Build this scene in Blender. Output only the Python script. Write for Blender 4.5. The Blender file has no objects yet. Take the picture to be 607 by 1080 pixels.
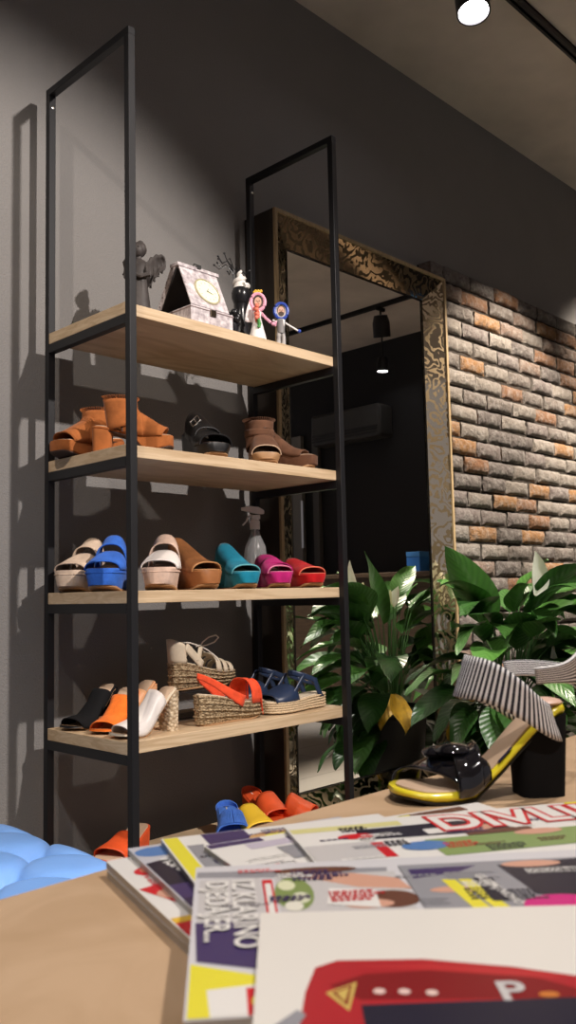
import bpy, bmesh, math, random
from mathutils import Vector, Matrix
random.seed(7)
C = bpy.context.scene.collection
PI = math.pi
sin, cos = math.sin, math.cos
def clamp(x, a=0., b=1.): return max(a, min(b, x))
def lerp(a, b, t): return a + (b - a) * t
def smooth(t): t = clamp(t); return t * t * (3 - 2 * t)

# ------------------------------------------------------------------ materials
def new_mat(name):
    m = bpy.data.materials.new(name); m.use_nodes = True
    nt = m.node_tree; b = nt.nodes['Principled BSDF']
    return m, nt, b
def mat(name, col, rough=.6, metal=0., var=.0, vscale=20., bump=0., bscale=80., stretch=None,
        col2=None, coat=0., sheen=0., trans=0., emit=None, estr=0., spec=.5, ior=1.45, detail=4.):
    m, nt, b = new_mat(name)
    b.inputs['Base Color'].default_value = (*col, 1)
    b.inputs['Roughness'].default_value = rough
    b.inputs['Metallic'].default_value = metal
    b.inputs['Coat Weight'].default_value = coat
    b.inputs['Coat Roughness'].default_value = .05
    b.inputs['Sheen Weight'].default_value = sheen
    b.inputs['Transmission Weight'].default_value = trans
    b.inputs['Specular IOR Level'].default_value = spec
    b.inputs['IOR'].default_value = ior
    if emit:
        b.inputs['Emission Color'].default_value = (*emit, 1)
        b.inputs['Emission Strength'].default_value = estr
    if var or bump or col2:
        tc = nt.nodes.new('ShaderNodeTexCoord'); mp = nt.nodes.new('ShaderNodeMapping')
        nt.links.new(tc.outputs['Object'], mp.inputs['Vector'])
        if stretch: mp.inputs['Scale'].default_value = stretch
        if var or col2:
            n = nt.nodes.new('ShaderNodeTexNoise'); n.inputs['Scale'].default_value = vscale
            n.inputs['Detail'].default_value = detail; n.inputs['Roughness'].default_value = .6
            nt.links.new(mp.outputs[0], n.inputs['Vector'])
            r = nt.nodes.new('ShaderNodeValToRGB')
            c2 = col2 or tuple(clamp(c * (1 + var)) for c in col)
            c1 = col if col2 else tuple(c * (1 - var) for c in col)
            r.color_ramp.elements[0].color = (*c1, 1); r.color_ramp.elements[1].color = (*c2, 1)
            r.color_ramp.elements[0].position = .35; r.color_ramp.elements[1].position = .65
            nt.links.new(n.outputs['Fac'], r.inputs['Fac']); nt.links.new(r.outputs['Color'], b.inputs['Base Color'])
        if bump:
            n2 = nt.nodes.new('ShaderNodeTexNoise'); n2.inputs['Scale'].default_value = bscale
            n2.inputs['Detail'].default_value = 3
            nt.links.new(mp.outputs[0], n2.inputs['Vector'])
            bp = nt.nodes.new('ShaderNodeBump'); bp.inputs['Strength'].default_value = bump
            bp.inputs['Distance'].default_value = .01
            nt.links.new(n2.outputs['Fac'], bp.inputs['Height']); nt.links.new(bp.outputs[0], b.inputs['Normal'])
    return m

def suede(name, col): return mat(name, col, .88, var=.14, vscale=35, bump=.12, bscale=500, sheen=.08, spec=.2)
M = {}
M['black_metal'] = mat('black_metal', (.014, .014, .016), .42, metal=.2, bump=.02, bscale=300)
M['steel'] = mat('steel', (.6, .6, .6), .3, metal=1)
M['silver'] = mat('silver', (.8, .78, .74), .22, metal=1)
M['black'] = mat('black', (.012, .012, .013), .6, spec=.3)
M['patent'] = mat('patent', (.006, .006, .009), .08, coat=1)
M['black_suede'] = mat('black_suede', (.010, .010, .011), .9, spec=.15)
M['black_leather'] = mat('black_leather', (.009, .009, .010), .42, bump=.05, bscale=250)
M['tan_suede'] = suede('tan_suede', (.36, .115, .032))
M['brown_suede'] = suede('brown_suede', (.135, .063, .036))
M['brown_leather'] = mat('brown_leather', (.29, .115, .04), .5, var=.25, vscale=14, bump=.04, bscale=200)
M['beige_suede'] = suede('beige_suede', (.60, .46, .35))
M['nude_suede'] = suede('nude_suede', (.66, .47, .37))
M['white_leather'] = mat('white_leather', (.80, .74, .70), .42, var=.05, vscale=12)
M['blue_suede'] = suede('blue_suede', (.035, .14, .58))
M['sky_suede'] = suede('sky_suede', (.07, .2, .68))
M['turq'] = suede('turquoise_suede', (.01, .205, .32))
M['magenta'] = suede('magenta_suede', (.46, .015, .16))
M['red_suede'] = suede('red_suede', (.45, .008, .012))
M['orange'] = suede('orange_suede', (.86, .19, .025))
M['peach'] = mat('peach_leather', (.78, .40, .2), .5)
M['coral'] = suede('coral_suede', (.80, .085, .03))
M['redorange'] = mat('redorange_leather', (.72, .09, .02), .5, var=.1)
M['yellow'] = mat('yellow_leather', (.85, .55, .04), .4)
M['navy'] = mat('navy_leather', (.018, .032, .075), .38, bump=.04, bscale=250)
M['cream_leather'] = mat('cream_leather', (.66, .56, .42), .5, var=.08)
M['insole'] = mat('insole', (.60, .43, .30), .5, var=.06)
M['insole_dark'] = mat('insole_dark', (.05, .025, .018), .7)
M['gum'] = mat('gum_sole', (.42, .24, .12), .55)
M['label'] = mat('label_navy', (.012, .012, .05), .5)
M['label_white'] = mat('label_white', (.8, .78, .75), .5)
M['lining'] = mat('lining', (.42, .32, .25), .7)
M['rim_yellow'] = mat('rim_yellow', (.86, .72, .03), .3, coat=.4, var=.06)
M['cord'] = mat('cord', (.72, .66, .58), .7)
M['wood_end'] = None

def wood(name, c1, c2, scale=(1.2, 14, 14), rough=.5, dist=2.2):
    m, nt, b = new_mat(name)
    tc = nt.nodes.new('ShaderNodeTexCoord'); mp = nt.nodes.new('ShaderNodeMapping')
    nt.links.new(tc.outputs['Object'], mp.inputs['Vector']); mp.inputs['Scale'].default_value = scale
    w = nt.nodes.new('ShaderNodeTexNoise'); w.inputs['Scale'].default_value = 3; w.inputs['Detail'].default_value = 8
    w.inputs['Distortion'].default_value = dist; w.inputs['Roughness'].default_value = .55
    nt.links.new(mp.outputs[0], w.inputs['Vector'])
    r = nt.nodes.new('ShaderNodeValToRGB')
    r.color_ramp.elements[0].color = (*c1, 1); r.color_ramp.elements[1].color = (*c2, 1)
    r.color_ramp.elements[0].position = .36; r.color_ramp.elements[1].position = .62
    nt.links.new(w.outputs['Fac'], r.inputs['Fac']); nt.links.new(r.outputs['Color'], b.inputs['Base Color'])
    b.inputs['Roughness'].default_value = rough
    return m
M['birch'] = wood('birch_wood', (.50, .35, .205), (.66, .50, .325), (1.2, 4, 20), .5, 1.2)
M['table_wood'] = wood('table_wood', (.49, .325, .19), (.58, .40, .25), (3, 3, 3), .45, 1.2)
M['frame_wood'] = wood('frame_wood', (.30, .21, .11), (.40, .29, .16), (14, 14, 1.5), .5)
M['counter_wood'] = wood('counter_wood', (.075, .045, .025), (.12, .075, .04), (1, 1, 9), .5)

def rope_mat(name, c1, c2, sc=130.):
    m, nt, b = new_mat(name)
    tc = nt.nodes.new('ShaderNodeTexCoord'); mp = nt.nodes.new('ShaderNodeMapping')
    mp.inputs['Scale'].default_value = (1, 1, 1.4)
    nt.links.new(tc.outputs['Object'], mp.inputs['Vector'])
    w1 = nt.nodes.new('ShaderNodeTexVoronoi'); w1.inputs['Scale'].default_value = sc
    nt.links.new(mp.outputs[0], w1.inputs['Vector'])
    r = nt.nodes.new('ShaderNodeValToRGB'); r.color_ramp.elements[0].color = (*c2, 1); r.color_ramp.elements[1].color = (*c1, 1)
    r.color_ramp.elements[0].position = .15; r.color_ramp.elements[1].position = .75
    nt.links.new(w1.outputs['Distance'], r.inputs['Fac']); nt.links.new(r.outputs['Color'], b.inputs['Base Color'])
    bp = nt.nodes.new('ShaderNodeBump'); bp.inputs['Strength'].default_value = .8; bp.inputs['Distance'].default_value = .004
    bp.invert = True
    nt.links.new(w1.outputs['Distance'], bp.inputs['Height']); nt.links.new(bp.outputs[0], b.inputs['Normal'])
    b.inputs['Roughness'].default_value = .85
    return m
M['jute'] = rope_mat('jute_rope', (.20, .13, .065), (.58, .44, .27))
M['raffia'] = rope_mat('raffia', (.35, .25, .15), (.76, .62, .44), 90.)

def stripe_mat(name, period=.005, c1=(.86, .84, .84), c2=(.02, .018, .03)):
    m, nt, b = new_mat(name)
    uv = nt.nodes.new('ShaderNodeTexCoord'); sp = nt.nodes.new('ShaderNodeSeparateXYZ')
    nt.links.new(uv.outputs['UV'], sp.inputs[0])
    d = nt.nodes.new('ShaderNodeMath'); d.operation = 'DIVIDE'; d.inputs[1].default_value = period
    f = nt.nodes.new('ShaderNodeMath'); f.operation = 'FRACT'
    g = nt.nodes.new('ShaderNodeMath'); g.operation = 'GREATER_THAN'; g.inputs[1].default_value = .5
    mx = nt.nodes.new('ShaderNodeMix'); mx.data_type = 'RGBA'
    mx.inputs['A'].default_value = (*c1, 1); mx.inputs['B'].default_value = (*c2, 1)
    nt.links.new(sp.outputs['X'], d.inputs[0]); nt.links.new(d.outputs[0], f.inputs[0]); nt.links.new(f.outputs[0], g.inputs[0])
    nt.links.new(g.outputs[0], mx.inputs['Factor']); nt.links.new(mx.outputs['Result'], b.inputs['Base Color'])
    b.inputs['Roughness'].default_value = .7
    return m
M['stripes'] = stripe_mat('striped_fabric', .0062)

# ------------------------------------------------------------------ mesh builder
class MB:
    def __init__(s): s.v = []; s.f = []; s.m = []; s.uv = {}
    def add(s, vs, fs, mi=0, uvs=None):
        o = len(s.v); s.v += [tuple(v) for v in vs]
        for k, f in enumerate(fs):
            s.f.append(tuple(i + o for i in f)); s.m.append(mi)
        if uvs:
            for i, u in enumerate(uvs): s.uv[o + i] = u
        return s
    def box(s, x0, x1, y0, y1, z0, z1, mi=0, T=None):
        vs = [Vector((x, y, z)) for z in (z0, z1) for y in (y0, y1) for x in (x0, x1)]
        if T: vs = [T @ v for v in vs]
        return s.add(vs, [(0, 2, 3, 1), (4, 5, 7, 6), (0, 1, 5, 4), (2, 6, 7, 3), (0, 4, 6, 2), (1, 3, 7, 5)], mi)
    def rings(s, rings, mi=0, cap=True, closed=True, uvs=None):
        n = len(rings[0]); vs = [p for r in rings for p in r]; fs = []
        for i in range(len(rings) - 1):
            for j in range(n if closed else n - 1):
                k = (j + 1) % n
                fs.append((i * n + j, i * n + k, (i + 1) * n + k, (i + 1) * n + j))
        if cap:
            fs.append(tuple(range(n - 1, -1, -1))); fs.append(tuple((len(rings) - 1) * n + j for j in range(n)))
        return s.add(vs, fs, mi, uvs)
    def tube(s, pts, r, n=8, mi=0, cap=True):
        pts = [Vector(p) for p in pts]; rs = r if isinstance(r, (list, tuple)) else [r] * len(pts)
        rings = []; up = None
        for i, p in enumerate(pts):
            t = (pts[min(i + 1, len(pts) - 1)] - pts[max(i - 1, 0)]).normalized()
            if up is None:
                up = Vector((0, 0, 1)) if abs(t.z) < .9 else Vector((1, 0, 0))
            a = t.cross(up).normalized(); up = a.cross(t).normalized()
            rings.append([p + (a * cos(2 * PI * j / n) + up * sin(2 * PI * j / n)) * rs[i] for j in range(n)])
        return s.rings(rings, mi, cap)
    def loop(s, pts, r, n=6, mi=0):
        pts = [Vector(p) for p in pts]; N = len(pts); rings = []
        for i, p in enumerate(pts):
            t = (pts[(i + 1) % N] - pts[i - 1]).normalized()
            up = Vector((0, 0, 1)) if abs(t.z) < .9 else Vector((1, 0, 0))
            a = t.cross(up).normalized(); u = a.cross(t).normalized()
            rings.append([p + (a * cos(2 * PI * j / n) + u * sin(2 * PI * j / n)) * r for j in range(n)])
        rings.append(rings[0])
        return s.rings(rings, mi, False)
    def lathe(s, prof, n=20, mi=0, o=(0, 0, 0), T=None, sx=1, sy=1):
        rings = []
        for r, z in prof:
            ring = [Vector((o[0] + r * cos(2 * PI * j / n) * sx, o[1] + r * sin(2 * PI * j / n) * sy, o[2] + z)) for j in range(n)]
            if T: ring = [T @ p for p in ring]
            rings.append(ring)
        return s.rings(rings, mi)
    def ball(s, c, r, mi=0, n=12, sz=(1, 1, 1)):
        prof = [(r * max(.02, sin(PI * i / 8)), -r * cos(PI * i / 8) * sz[2]) for i in range(9)]
        return s.lathe(prof, n, mi, c, None, sz[0], sz[1])
    def grid(s, fn, nu, nv, mi=0, uvf=None):
        vs = []; uv = []
        for i in range(nu + 1):
            for j in range(nv + 1):
                vs.append(fn(i / nu, j / nv)); uv.append(uvf(i / nu, j / nv) if uvf else (i / nu, j / nv))
        fs = [(i * (nv + 1) + j, i * (nv + 1) + j + 1, (i + 1) * (nv + 1) + j + 1, (i + 1) * (nv + 1) + j) for i in range(nu) for j in range(nv)]
        return s.add(vs, fs, mi, uv)
    def build(s, name, mats, parent=None, smooth_=True, solid=0., bevel=0., sub=0, ang=40, offset=0.):
        me = bpy.data.meshes.new(name); me.from_pydata(s.v, [], s.f); me.update()
        if not isinstance(mats, (list, tuple)): mats = [mats]
        for m in mats: me.materials.append(m)
        me.polygons.foreach_set('material_index', s.m)
        if s.uv:
            l = me.uv_layers.new(name='UVMap')
            for lp in me.loops: l.data[lp.index].uv = s.uv.get(lp.vertex_index, (0, 0))
        bm = bmesh.new(); bm.from_mesh(me); bmesh.ops.recalc_face_normals(bm, faces=bm.faces); bm.to_mesh(me); bm.free()
        if smooth_: me.shade_smooth(); me.set_sharp_from_angle(angle=math.radians(ang))
        o = bpy.data.objects.new(name, me); C.objects.link(o)
        if parent: o.parent = parent
        if solid:
            md = o.modifiers.new('thick', 'SOLIDIFY'); md.thickness = solid; md.offset = offset
        if bevel:
            md = o.modifiers.new('bevel', 'BEVEL'); md.width = bevel; md.segments = 2; md.limit_method = 'ANGLE'
        if sub:
            md = o.modifiers.new('sub', 'SUBSURF'); md.levels = sub; md.render_levels = sub
        return o
def tag(o, label=None, cat=None, group=None, kind=None):
    if label: o['label'] = label
    if cat: o['category'] = cat
    if group: o['group'] = group
    if kind: o['kind'] = kind
    return o
def thing(name, label, cat, loc=(0, 0, 0), rz=0., group=None):
    o = bpy.data.objects.new(name, None); C.objects.link(o); o.location = loc; o.rotation_euler = (0, 0, rz)
    o.empty_display_size = .05
    return tag(o, label, cat, group)
def struct(o): o['kind'] = 'structure'; return o
def R(d): return math.radians(d)

# ------------------------------------------------------------------ camera
cam = bpy.data.cameras.new('camera'); co = bpy.data.objects.new('camera', cam); C.objects.link(co)
yaw, pitch, roll = .7734, .0924, -.0221
fw = Vector((cos(yaw) * cos(pitch), sin(yaw) * cos(pitch), sin(pitch)))
rt = Vector((sin(yaw), -cos(yaw), 0)); up = rt.cross(fw)
r2 = cos(roll) * rt + sin(roll) * up; u2 = -sin(roll) * rt + cos(roll) * up
mw = Matrix(((r2.x, u2.x, -fw.x, -1.3012), (r2.y, u2.y, -fw.y, -2.2578), (r2.z, u2.z, -fw.z, .9368), (0, 0, 0, 1)))
co.matrix_world = mw
cam.sensor_fit = 'VERTICAL'; cam.sensor_height = 36; cam.lens = 915.88 / 1080 * 36; cam.clip_start = .02; cam.clip_end = 60
cam.dof.use_dof = True; cam.dof.focus_distance = 2.45; cam.dof.aperture_fstop = 10
bpy.context.scene.camera = co

# ------------------------------------------------------------------ room
YW = .075; ZC = 3.40
mwall = mat('grey_plaster', (.205, .196, .190), .85, var=.03, vscale=3, bump=.35, bscale=260)
mceil = mat('concrete_ceiling', (.62, .545, .48), .85, col2=(.86, .76, .67), vscale=1.1, bump=.1, bscale=30)
mfloor, nt, b = new_mat('floor_tile')
tc = nt.nodes.new('ShaderNodeTexCoord'); br = nt.nodes.new('ShaderNodeTexBrick')
nt.links.new(tc.outputs['Object'], br.inputs['Vector']); br.inputs['Scale'].default_value = 1
br.inputs['Brick Width'].default_value = 1.2; br.inputs['Row Height'].default_value = .3; br.inputs['Mortar Size'].default_value = .003
br.inputs['Color1'].default_value = (.30, .27, .24, 1); br.inputs['Color2'].default_value = (.36, .33, .29, 1); br.inputs['Mortar'].default_value = (.15, .14, .13, 1)
nt.links.new(br.outputs['Color'], b.inputs['Base Color']); b.inputs['Roughness'].default_value = .45
mdark = mat('dark_wall_paint', (.018, .018, .02), .8)
struct(MB().box(-4, 5.6, -6.5, YW + .1, -.1, 0).build('floor', mfloor, smooth_=False))
struct(MB().box(-4, 5.6, -6.5, YW + .1, ZC, ZC + .1).build('ceiling', mceil, smooth_=False))
struct(MB().box(-4, 5.6, YW, YW + .12, 0, ZC).build('wall_back', mwall, smooth_=False))
struct(MB().box(-4.12, -4, -6.5, YW + .1, 0, ZC).build('wall_left', mwall, smooth_=False))
struct(MB().box(5.42, 5.6, -6.5, YW, 0, ZC).build('wall_right', mdark, smooth_=False))

# brick facing: individually modelled bricks in one cladding mesh
mbrick, nt, b = new_mat('reclaimed_brick')
gi = nt.nodes.new('ShaderNodeNewGeometry'); rp = nt.nodes.new('ShaderNodeValToRGB')
rp.color_ramp.interpolation = 'CONSTANT'
els = [(0, (.15, .125, .11)), (.16, (.21, .18, .155)), (.34, (.165, .135, .125)), (.5, (.25, .215, .185)), (.64, (.12, .10, .092)), (.78, (.27, .135, .05)), (.86, (.20, .095, .045)), (.93, (.19, .13, .10))]
rp.color_ramp.elements[0].position = 0; rp.color_ramp.elements[0].color = (*els[0][1], 1)
rp.color_ramp.elements[1].position = els[1][0]; rp.color_ramp.elements[1].color = (*els[1][1], 1)
for p_, c_ in els[2:]:
    e = rp.color_ramp.elements.new(p_); e.color = (*c_, 1)
nt.links.new(gi.outputs['Random Per Island'], rp.inputs['Fac'])
tc = nt.nodes.new('ShaderNodeTexCoord'); n1 = nt.nodes.new('ShaderNodeTexNoise'); n1.inputs['Scale'].default_value = 30; n1.inputs['Detail'].default_value = 6
n1.inputs['Roughness'].default_value = .7
nt.links.new(tc.outputs['Object'], n1.inputs['Vector'])
r1 = nt.nodes.new('ShaderNodeValToRGB'); r1.color_ramp.elements[0].position = .44; r1.color_ramp.elements[1].position = .7
nt.links.new(n1.outputs['Fac'], r1.inputs['Fac'])
mx = nt.nodes.new('ShaderNodeMix'); mx.data_type = 'RGBA'; mx.inputs['B'].default_value = (.40, .375, .35, 1)
ml = nt.nodes.new('ShaderNodeMath'); ml.operation = 'MULTIPLY'; ml.inputs[1].default_value = .55
nt.links.new(r1.outputs['Color'], ml.inputs[0]); nt.links.new(ml.outputs[0], mx.inputs['Factor'])
nt.links.new(rp.outputs['Color'], mx.inputs['A']); nt.links.new(mx.outputs['Result'], b.inputs['Base Color'])
bp = nt.nodes.new('ShaderNodeBump'); bp.inputs['Strength'].default_value = 1; bp.inputs['Distance'].default_value = .03
n2 = nt.nodes.new('ShaderNodeTexNoise'); n2.inputs['Scale'].default_value = 38; n2.inputs['Detail'].default_value = 8; n2.inputs['Roughness'].default_value = .7
nt.links.new(tc.outputs['Object'], n2.inputs['Vector'])
nt.links.new(n2.outputs['Fac'], bp.inputs['Height']); nt.links.new(bp.outputs[0], b.inputs['Normal']); b.inputs['Roughness'].default_value = .9
mmort = mat('mortar', (.030, .023, .018), .95, var=.3, vscale=40, bump=.5, bscale=90)
bw = MB(); rr = random.Random(3)
BL, BH, XB0, XB1 = .232, .0825, 1.995, 5.42
YF = -.018
row = 0; z = .005
while z < 2.47:
    x = XB0 - (BL * .5 if row % 2 else 0) + rr.uniform(-.015, .015)
    while x < XB1:
        l = BL + rr.uniform(-.018, .018)
        a, c = max(x, XB0 + rr.uniform(0, .012)), min(x + l - .011, XB1)
        if c - a > .03:
            h = BH - .011 - rr.uniform(0, .004); yf = YF + rr.uniform(-.006, .006)
            nx, nz = max(3, int((c - a) / .022)), 4
            def fn(u, v, a=a, c=c, z=z, h=h, yf=yf):
                xx = lerp(a, c, u); zz = z + h * v
                e = min(min(u, 1 - u) * (c - a), min(v, 1 - v) * h)
                rd = .013 * (1 - smooth(e / .016))
                k = rr.uniform(-.0035, .0035)
                return (xx + rr.uniform(-.002, .002), yf + rd + k, zz + rr.uniform(-.0018, .0018))
            o = len(bw.v)
            bw.grid(fn, nx, nz)
            # side skirts back into the wall
            N = nz + 1
            per = [o + j for j in range(N)] + [o + i * N + nz for i in range(1, nx + 1)] + [o + nx * N + j for j in range(nz - 1, -1, -1)] + [o + i * N for i in range(nx - 1, 0, -1)]
            base = len(bw.v)
            for k in per: v = bw.v[k]; bw.v.append((v[0], YW - .01, v[2]))
            for k in range(len(per)):
                k2 = (k + 1) % len(per)
                bw.f.append((per[k], per[k2], base + k2, base + k)); bw.m.append(0)
        x += l
    z += BH; row += 1
bw.box(XB0 + .004, XB1, YF + .019, YW, 0, 2.468, 1)
bw.uv = {}
struct(bw.build('wall_brick', [mbrick, mmort], ang=60))

# ------------------------------------------------------------------ ceiling tracks and spots
def track(x0, x1, y0, y1, label):
    t = thing('ceiling_track', label, 'light track', ((x0 + x1) / 2, (y0 + y1) / 2, ZC))
    w = .018; m = MB()
    lx, ly = (x1 - x0) / 2, (y1 - y0) / 2
    if lx > ly:
        m.box(-lx, lx, -w, -.006, -.035, 0); m.box(-lx, lx, .006, w, -.035, 0); m.box(-lx, lx, -w, w, -.012, 0)
    else:
        m.box(-w, -.006, -ly, ly, -.035, 0); m.box(.006, w, -ly, ly, -.035, 0); m.box(-w, w, -ly, ly, -.012, 0)
    m.build('track_rail', M['black_metal'], t, False)
    for s in (-1, 1):
        e = MB()
        if lx > ly: e.box(s * lx - .006, s * lx + .006, -.02, .02, -.038, 0)
        else: e.box(-.02, .02, s * ly - .006, s * ly + .006, -.038, 0)
        e.build('end_cap', M['black'], t, False)
    return t
track(.75, 4.4, -.60, -.564, 'black ceiling light track running parallel to the grey wall above the mirror')
track(4.482, 4.518, -5.2, -.7, 'black ceiling track seen in the mirror, running towards the far dark wall')
M['lamp_face'] = mat('lamp_face', (1, 1, 1), .5, emit=(1, .95, .98), estr=30)
M['lamp_dim'] = mat('lamp_face_mirror', (1, 1, 1), .5, emit=(1, .96, .92), estr=6)
def spot_lamp(loc, aim, label, r=.065, h=.15, face='lamp_face', drop=0.):
    """cylindrical track spot; loc = adapter on the rail (top)"""
    t = thing('track_spotlight', label, 'spotlight', loc, 0, 'ceiling spotlights')
    MB().box(-.05, .05, -.014, .014, -.03, 0).build('track_adapter', M['black'], t, False, bevel=.002)
    MB().tube([(0, 0, -.03), (0, 0, -.075 - drop)], .008, 10).build('stem', M['black_metal'], t)
    d = (Vector(aim) - Vector(loc)).normalized()
    T = Matrix.Translation((0, 0, -.085 - drop)) @ d.to_track_quat('-Z', 'Y').to_matrix().to_4x4()
    c = MB(); c.lathe([(.01, .02), (r * .75, .015), (r * .82, .0), (r, -.05), (r, -h), (r * .9, -h), (r * .88, -h + .012), (.01, -h + .012)], 28, 0, T=T)
    ho = c.build('lamp_housing', M['black_metal'], t)
    f = MB(); f.lathe([(.001, -h + .008), (r * .85, -h + .008), (r * .85, -h + .0125), (.001, -h + .0125)], 24, 0, T=T)
    f.build('lamp_lens', M[face], ho)
    return t
def light(kind, loc, aim, power, size=.03, angle=60, blend=.4, col=(1, .9, .8), name='spot_light'):
    l = bpy.data.lights.new(name, kind); l.energy = power; l.color = col
    if kind == 'SPOT': l.spot_size = R(angle); l.spot_blend = blend; l.shadow_soft_size = size
    if kind == 'AREA': l.size = size
    o = bpy.data.objects.new(name, l); C.objects.link(o); o.location = loc
    o.rotation_euler = (Vector(aim) - Vector(loc)).to_track_quat('-Z', 'Y').to_euler()
    return o
spot_lamp((1.49, -.582, ZC - .035), (1.33, -.76, 2.2), 'lit black cylinder spotlight on the ceiling track above the mirror')
spot_lamp((4.5, -2.3, ZC - .035), (4.75, -2.45, 2.5), 'black can spotlight with dark face reflected in the mirror', .075, .17, 'lamp_dim')
spot_lamp((5.05, -2.72, ZC), (5.0, -2.75, 2.0), 'small lit spotlight near the far wall, reflected low in the mirror', .055, .12, drop=.22)

# lights of the room
light('SPOT', (.38, -3.2, 2.9), (-.2, 0, 1.20), 500, .035, 51, .5, (1, .91, .84))           # shelf spot
light('SPOT', (2.65, -1.35, 3.25), (2.55, 0, .98), 680, .04, 58, .4, (1, .87, .72))          # brick spot
light('SPOT', (4.35, -1.4, 3.2), (4.15, 0, 1.72), 460, .04, 66, .5, (1, .87, .72))
light('SPOT', (1.5, -1.9, 3.25), (1.85, -.35, .7), 330, .04, 34, .5, (1, .95, .88))             # plant
light('SPOT', (.15, -2.2, 3.25), (-.62, -1.8, .7), 185, .05, 44, .5, (1, .92, .85))            # table
light('SPOT', (-1.6, -2.7, 3.3), (-.75, -1.55, .6), 150, .06, 52, .6, (1, .93, .88))            # table / ottoman
light('SPOT', (-1.65, -1.35, 3.25), (-.2, -.2, 1.35), 150, .035, 58, .6, (1, .89, .78))       # left shelf light
light('SPOT', (4.3, -3.0, 3.2), (4.1, -3.0, 0), 560, .05, 60, .6, (1, .93, .88))
light('SPOT', (1.48, -.62, 3.12), (1.33, -.76, 2.2), 8, .05, 90, .8, (1, .9, .85))

w = bpy.data.worlds.new('world'); bpy.context.scene.world = w; w.use_nodes = True
w.node_tree.nodes['Background'].inputs[0].default_value = (.75, .68, .70, 1)
w.node_tree.nodes['Background'].inputs[1].default_value = .32
sc = bpy.context.scene
sc.view_settings.view_transform = 'Standard'; sc.view_settings.look = 'None'; sc.view_settings.gamma = 1
sc.view_settings.use_curve_mapping = False; sc.view_settings.exposure = 0

# ------------------------------------------------------------------ shelving unit
W, D, PW = .8457, .4267, .0215
HT, TH = 2.471, .0323
SH = [.19, .57, .95, 1.33, 1.71]
u = thing('shelving_unit', 'tall black metal shelving unit with five pale wood shelves of shoes', 'shelf unit')
for x in (0, W - PW):
    for y in (-D, -PW):
        MB().box(x, x + PW, y, y + PW, 0, HT - PW).build('post', M['black_metal'], u, False, bevel=.0012)
    MB().box(x, x + PW, -D, 0, HT - PW, HT).build('top_bar', M['black_metal'], u, False, bevel=.0012)
    for z in SH:
        MB().box(x, x + PW, -D + PW, -PW, z - TH - PW * 1.2, z - TH - .0003).build('shelf_rail', M['black_metal'], u, False, bevel=.001)
    s = MB().lathe([(.001, 0), (.0055, 0), (.0055, .003), (.003, .004), (.001, .004)], 14, T=Matrix.Translation((x + PW * .5, -PW, HT - .06)) @ Matrix.Rotation(PI / 2, 4, 'X'))
    s.build('screw', M['silver'], u)
for z in SH:
    MB().box(.0, W - .0, -D + PW + .0005, -PW - .0005, z - TH, z).build('shelf_board', M['birch'], u, False, bevel=.0015)

# ------------------------------------------------------------------ mirror
mm = mat('mirror_glass', (.80, .80, .78), .0, metal=1)
md_, nt, b = new_mat('etched_mirror')      # antique mirror with damask scrolls
tc = nt.nodes.new('ShaderNodeTexCoord'); mp = nt.nodes.new('ShaderNodeMapping'); nt.links.new(tc.outputs['UV'], mp.inputs['Vector'])
n0 = nt.nodes.new('ShaderNodeTexNoise'); n0.inputs['Scale'].default_value = 11; n0.inputs['Detail'].default_value = 1
nt.links.new(mp.outputs[0], n0.inputs['Vector'])
mxv = nt.nodes.new('ShaderNodeMix'); mxv.data_type = 'RGBA'; mxv.inputs['Factor'].default_value = .12
nt.links.new(mp.outputs[0], mxv.inputs['A']); nt.links.new(n0.outputs['Color'], mxv.inputs['B'])
vo = nt.nodes.new('ShaderNodeTexVoronoi'); vo.feature = 'SMOOTH_F1'; vo.inputs['Scale'].default_value = 8.5; vo.inputs['Smoothness'].default_value = .25; vo.inputs['Randomness'].default_value = .7
nt.links.new(mxv.outputs['Result'], vo.inputs['Vector'])
wv = nt.nodes.new('ShaderNodeTexNoise'); wv.inputs['Scale'].default_value = 16; wv.inputs['Detail'].default_value = 2; wv.inputs['Distortion'].default_value = 1.5
nt.links.new(mp.outputs[0], wv.inputs['Vector'])
ad = nt.nodes.new('ShaderNodeMath'); ad.operation = 'MULTIPLY_ADD'; ad.inputs[1].default_value = 30
nt.links.new(vo.outputs['Distance'], ad.inputs[0])
ad2 = nt.nodes.new('ShaderNodeMath'); ad2.operation = 'MULTIPLY'; ad2.inputs[1].default_value = 13; nt.links.new(wv.outputs['Fac'], ad2.inputs[0]); nt.links.new(ad2.outputs[0], ad.inputs[2])
sn = nt.nodes.new('ShaderNodeMath'); sn.operation = 'SINE'; nt.links.new(ad.outputs[0], sn.inputs[0])
rr1 = nt.nodes.new('ShaderNodeValToRGB'); rr1.color_ramp.elements[0].position = .16; rr1.color_ramp.elements[1].position = .24
nt.links.new(sn.outputs[0], rr1.inputs['Fac'])
mxc = nt.nodes.new('ShaderNodeMix'); mxc.data_type = 'RGBA'; mxc.inputs['A'].default_value = (.80, .72, .56, 1); mxc.inputs['B'].default_value = (.20, .15, .09, 1)
nt.links.new(rr1.outputs['Color'], mxc.inputs['Factor']); nt.links.new(mxc.outputs['Result'], b.inputs['Base Color'])
b.inputs['Metallic'].default_value = 1
rr2 = nt.nodes.new('ShaderNodeMapRange'); rr2.inputs['To Min'].default_value = .06; rr2.inputs['To Max'].default_value = .45
nt.links.new(rr1.outputs['Color'], rr2.inputs['Value']); nt.links.new(rr2.outputs[0], b.inputs['Roughness'])

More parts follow.
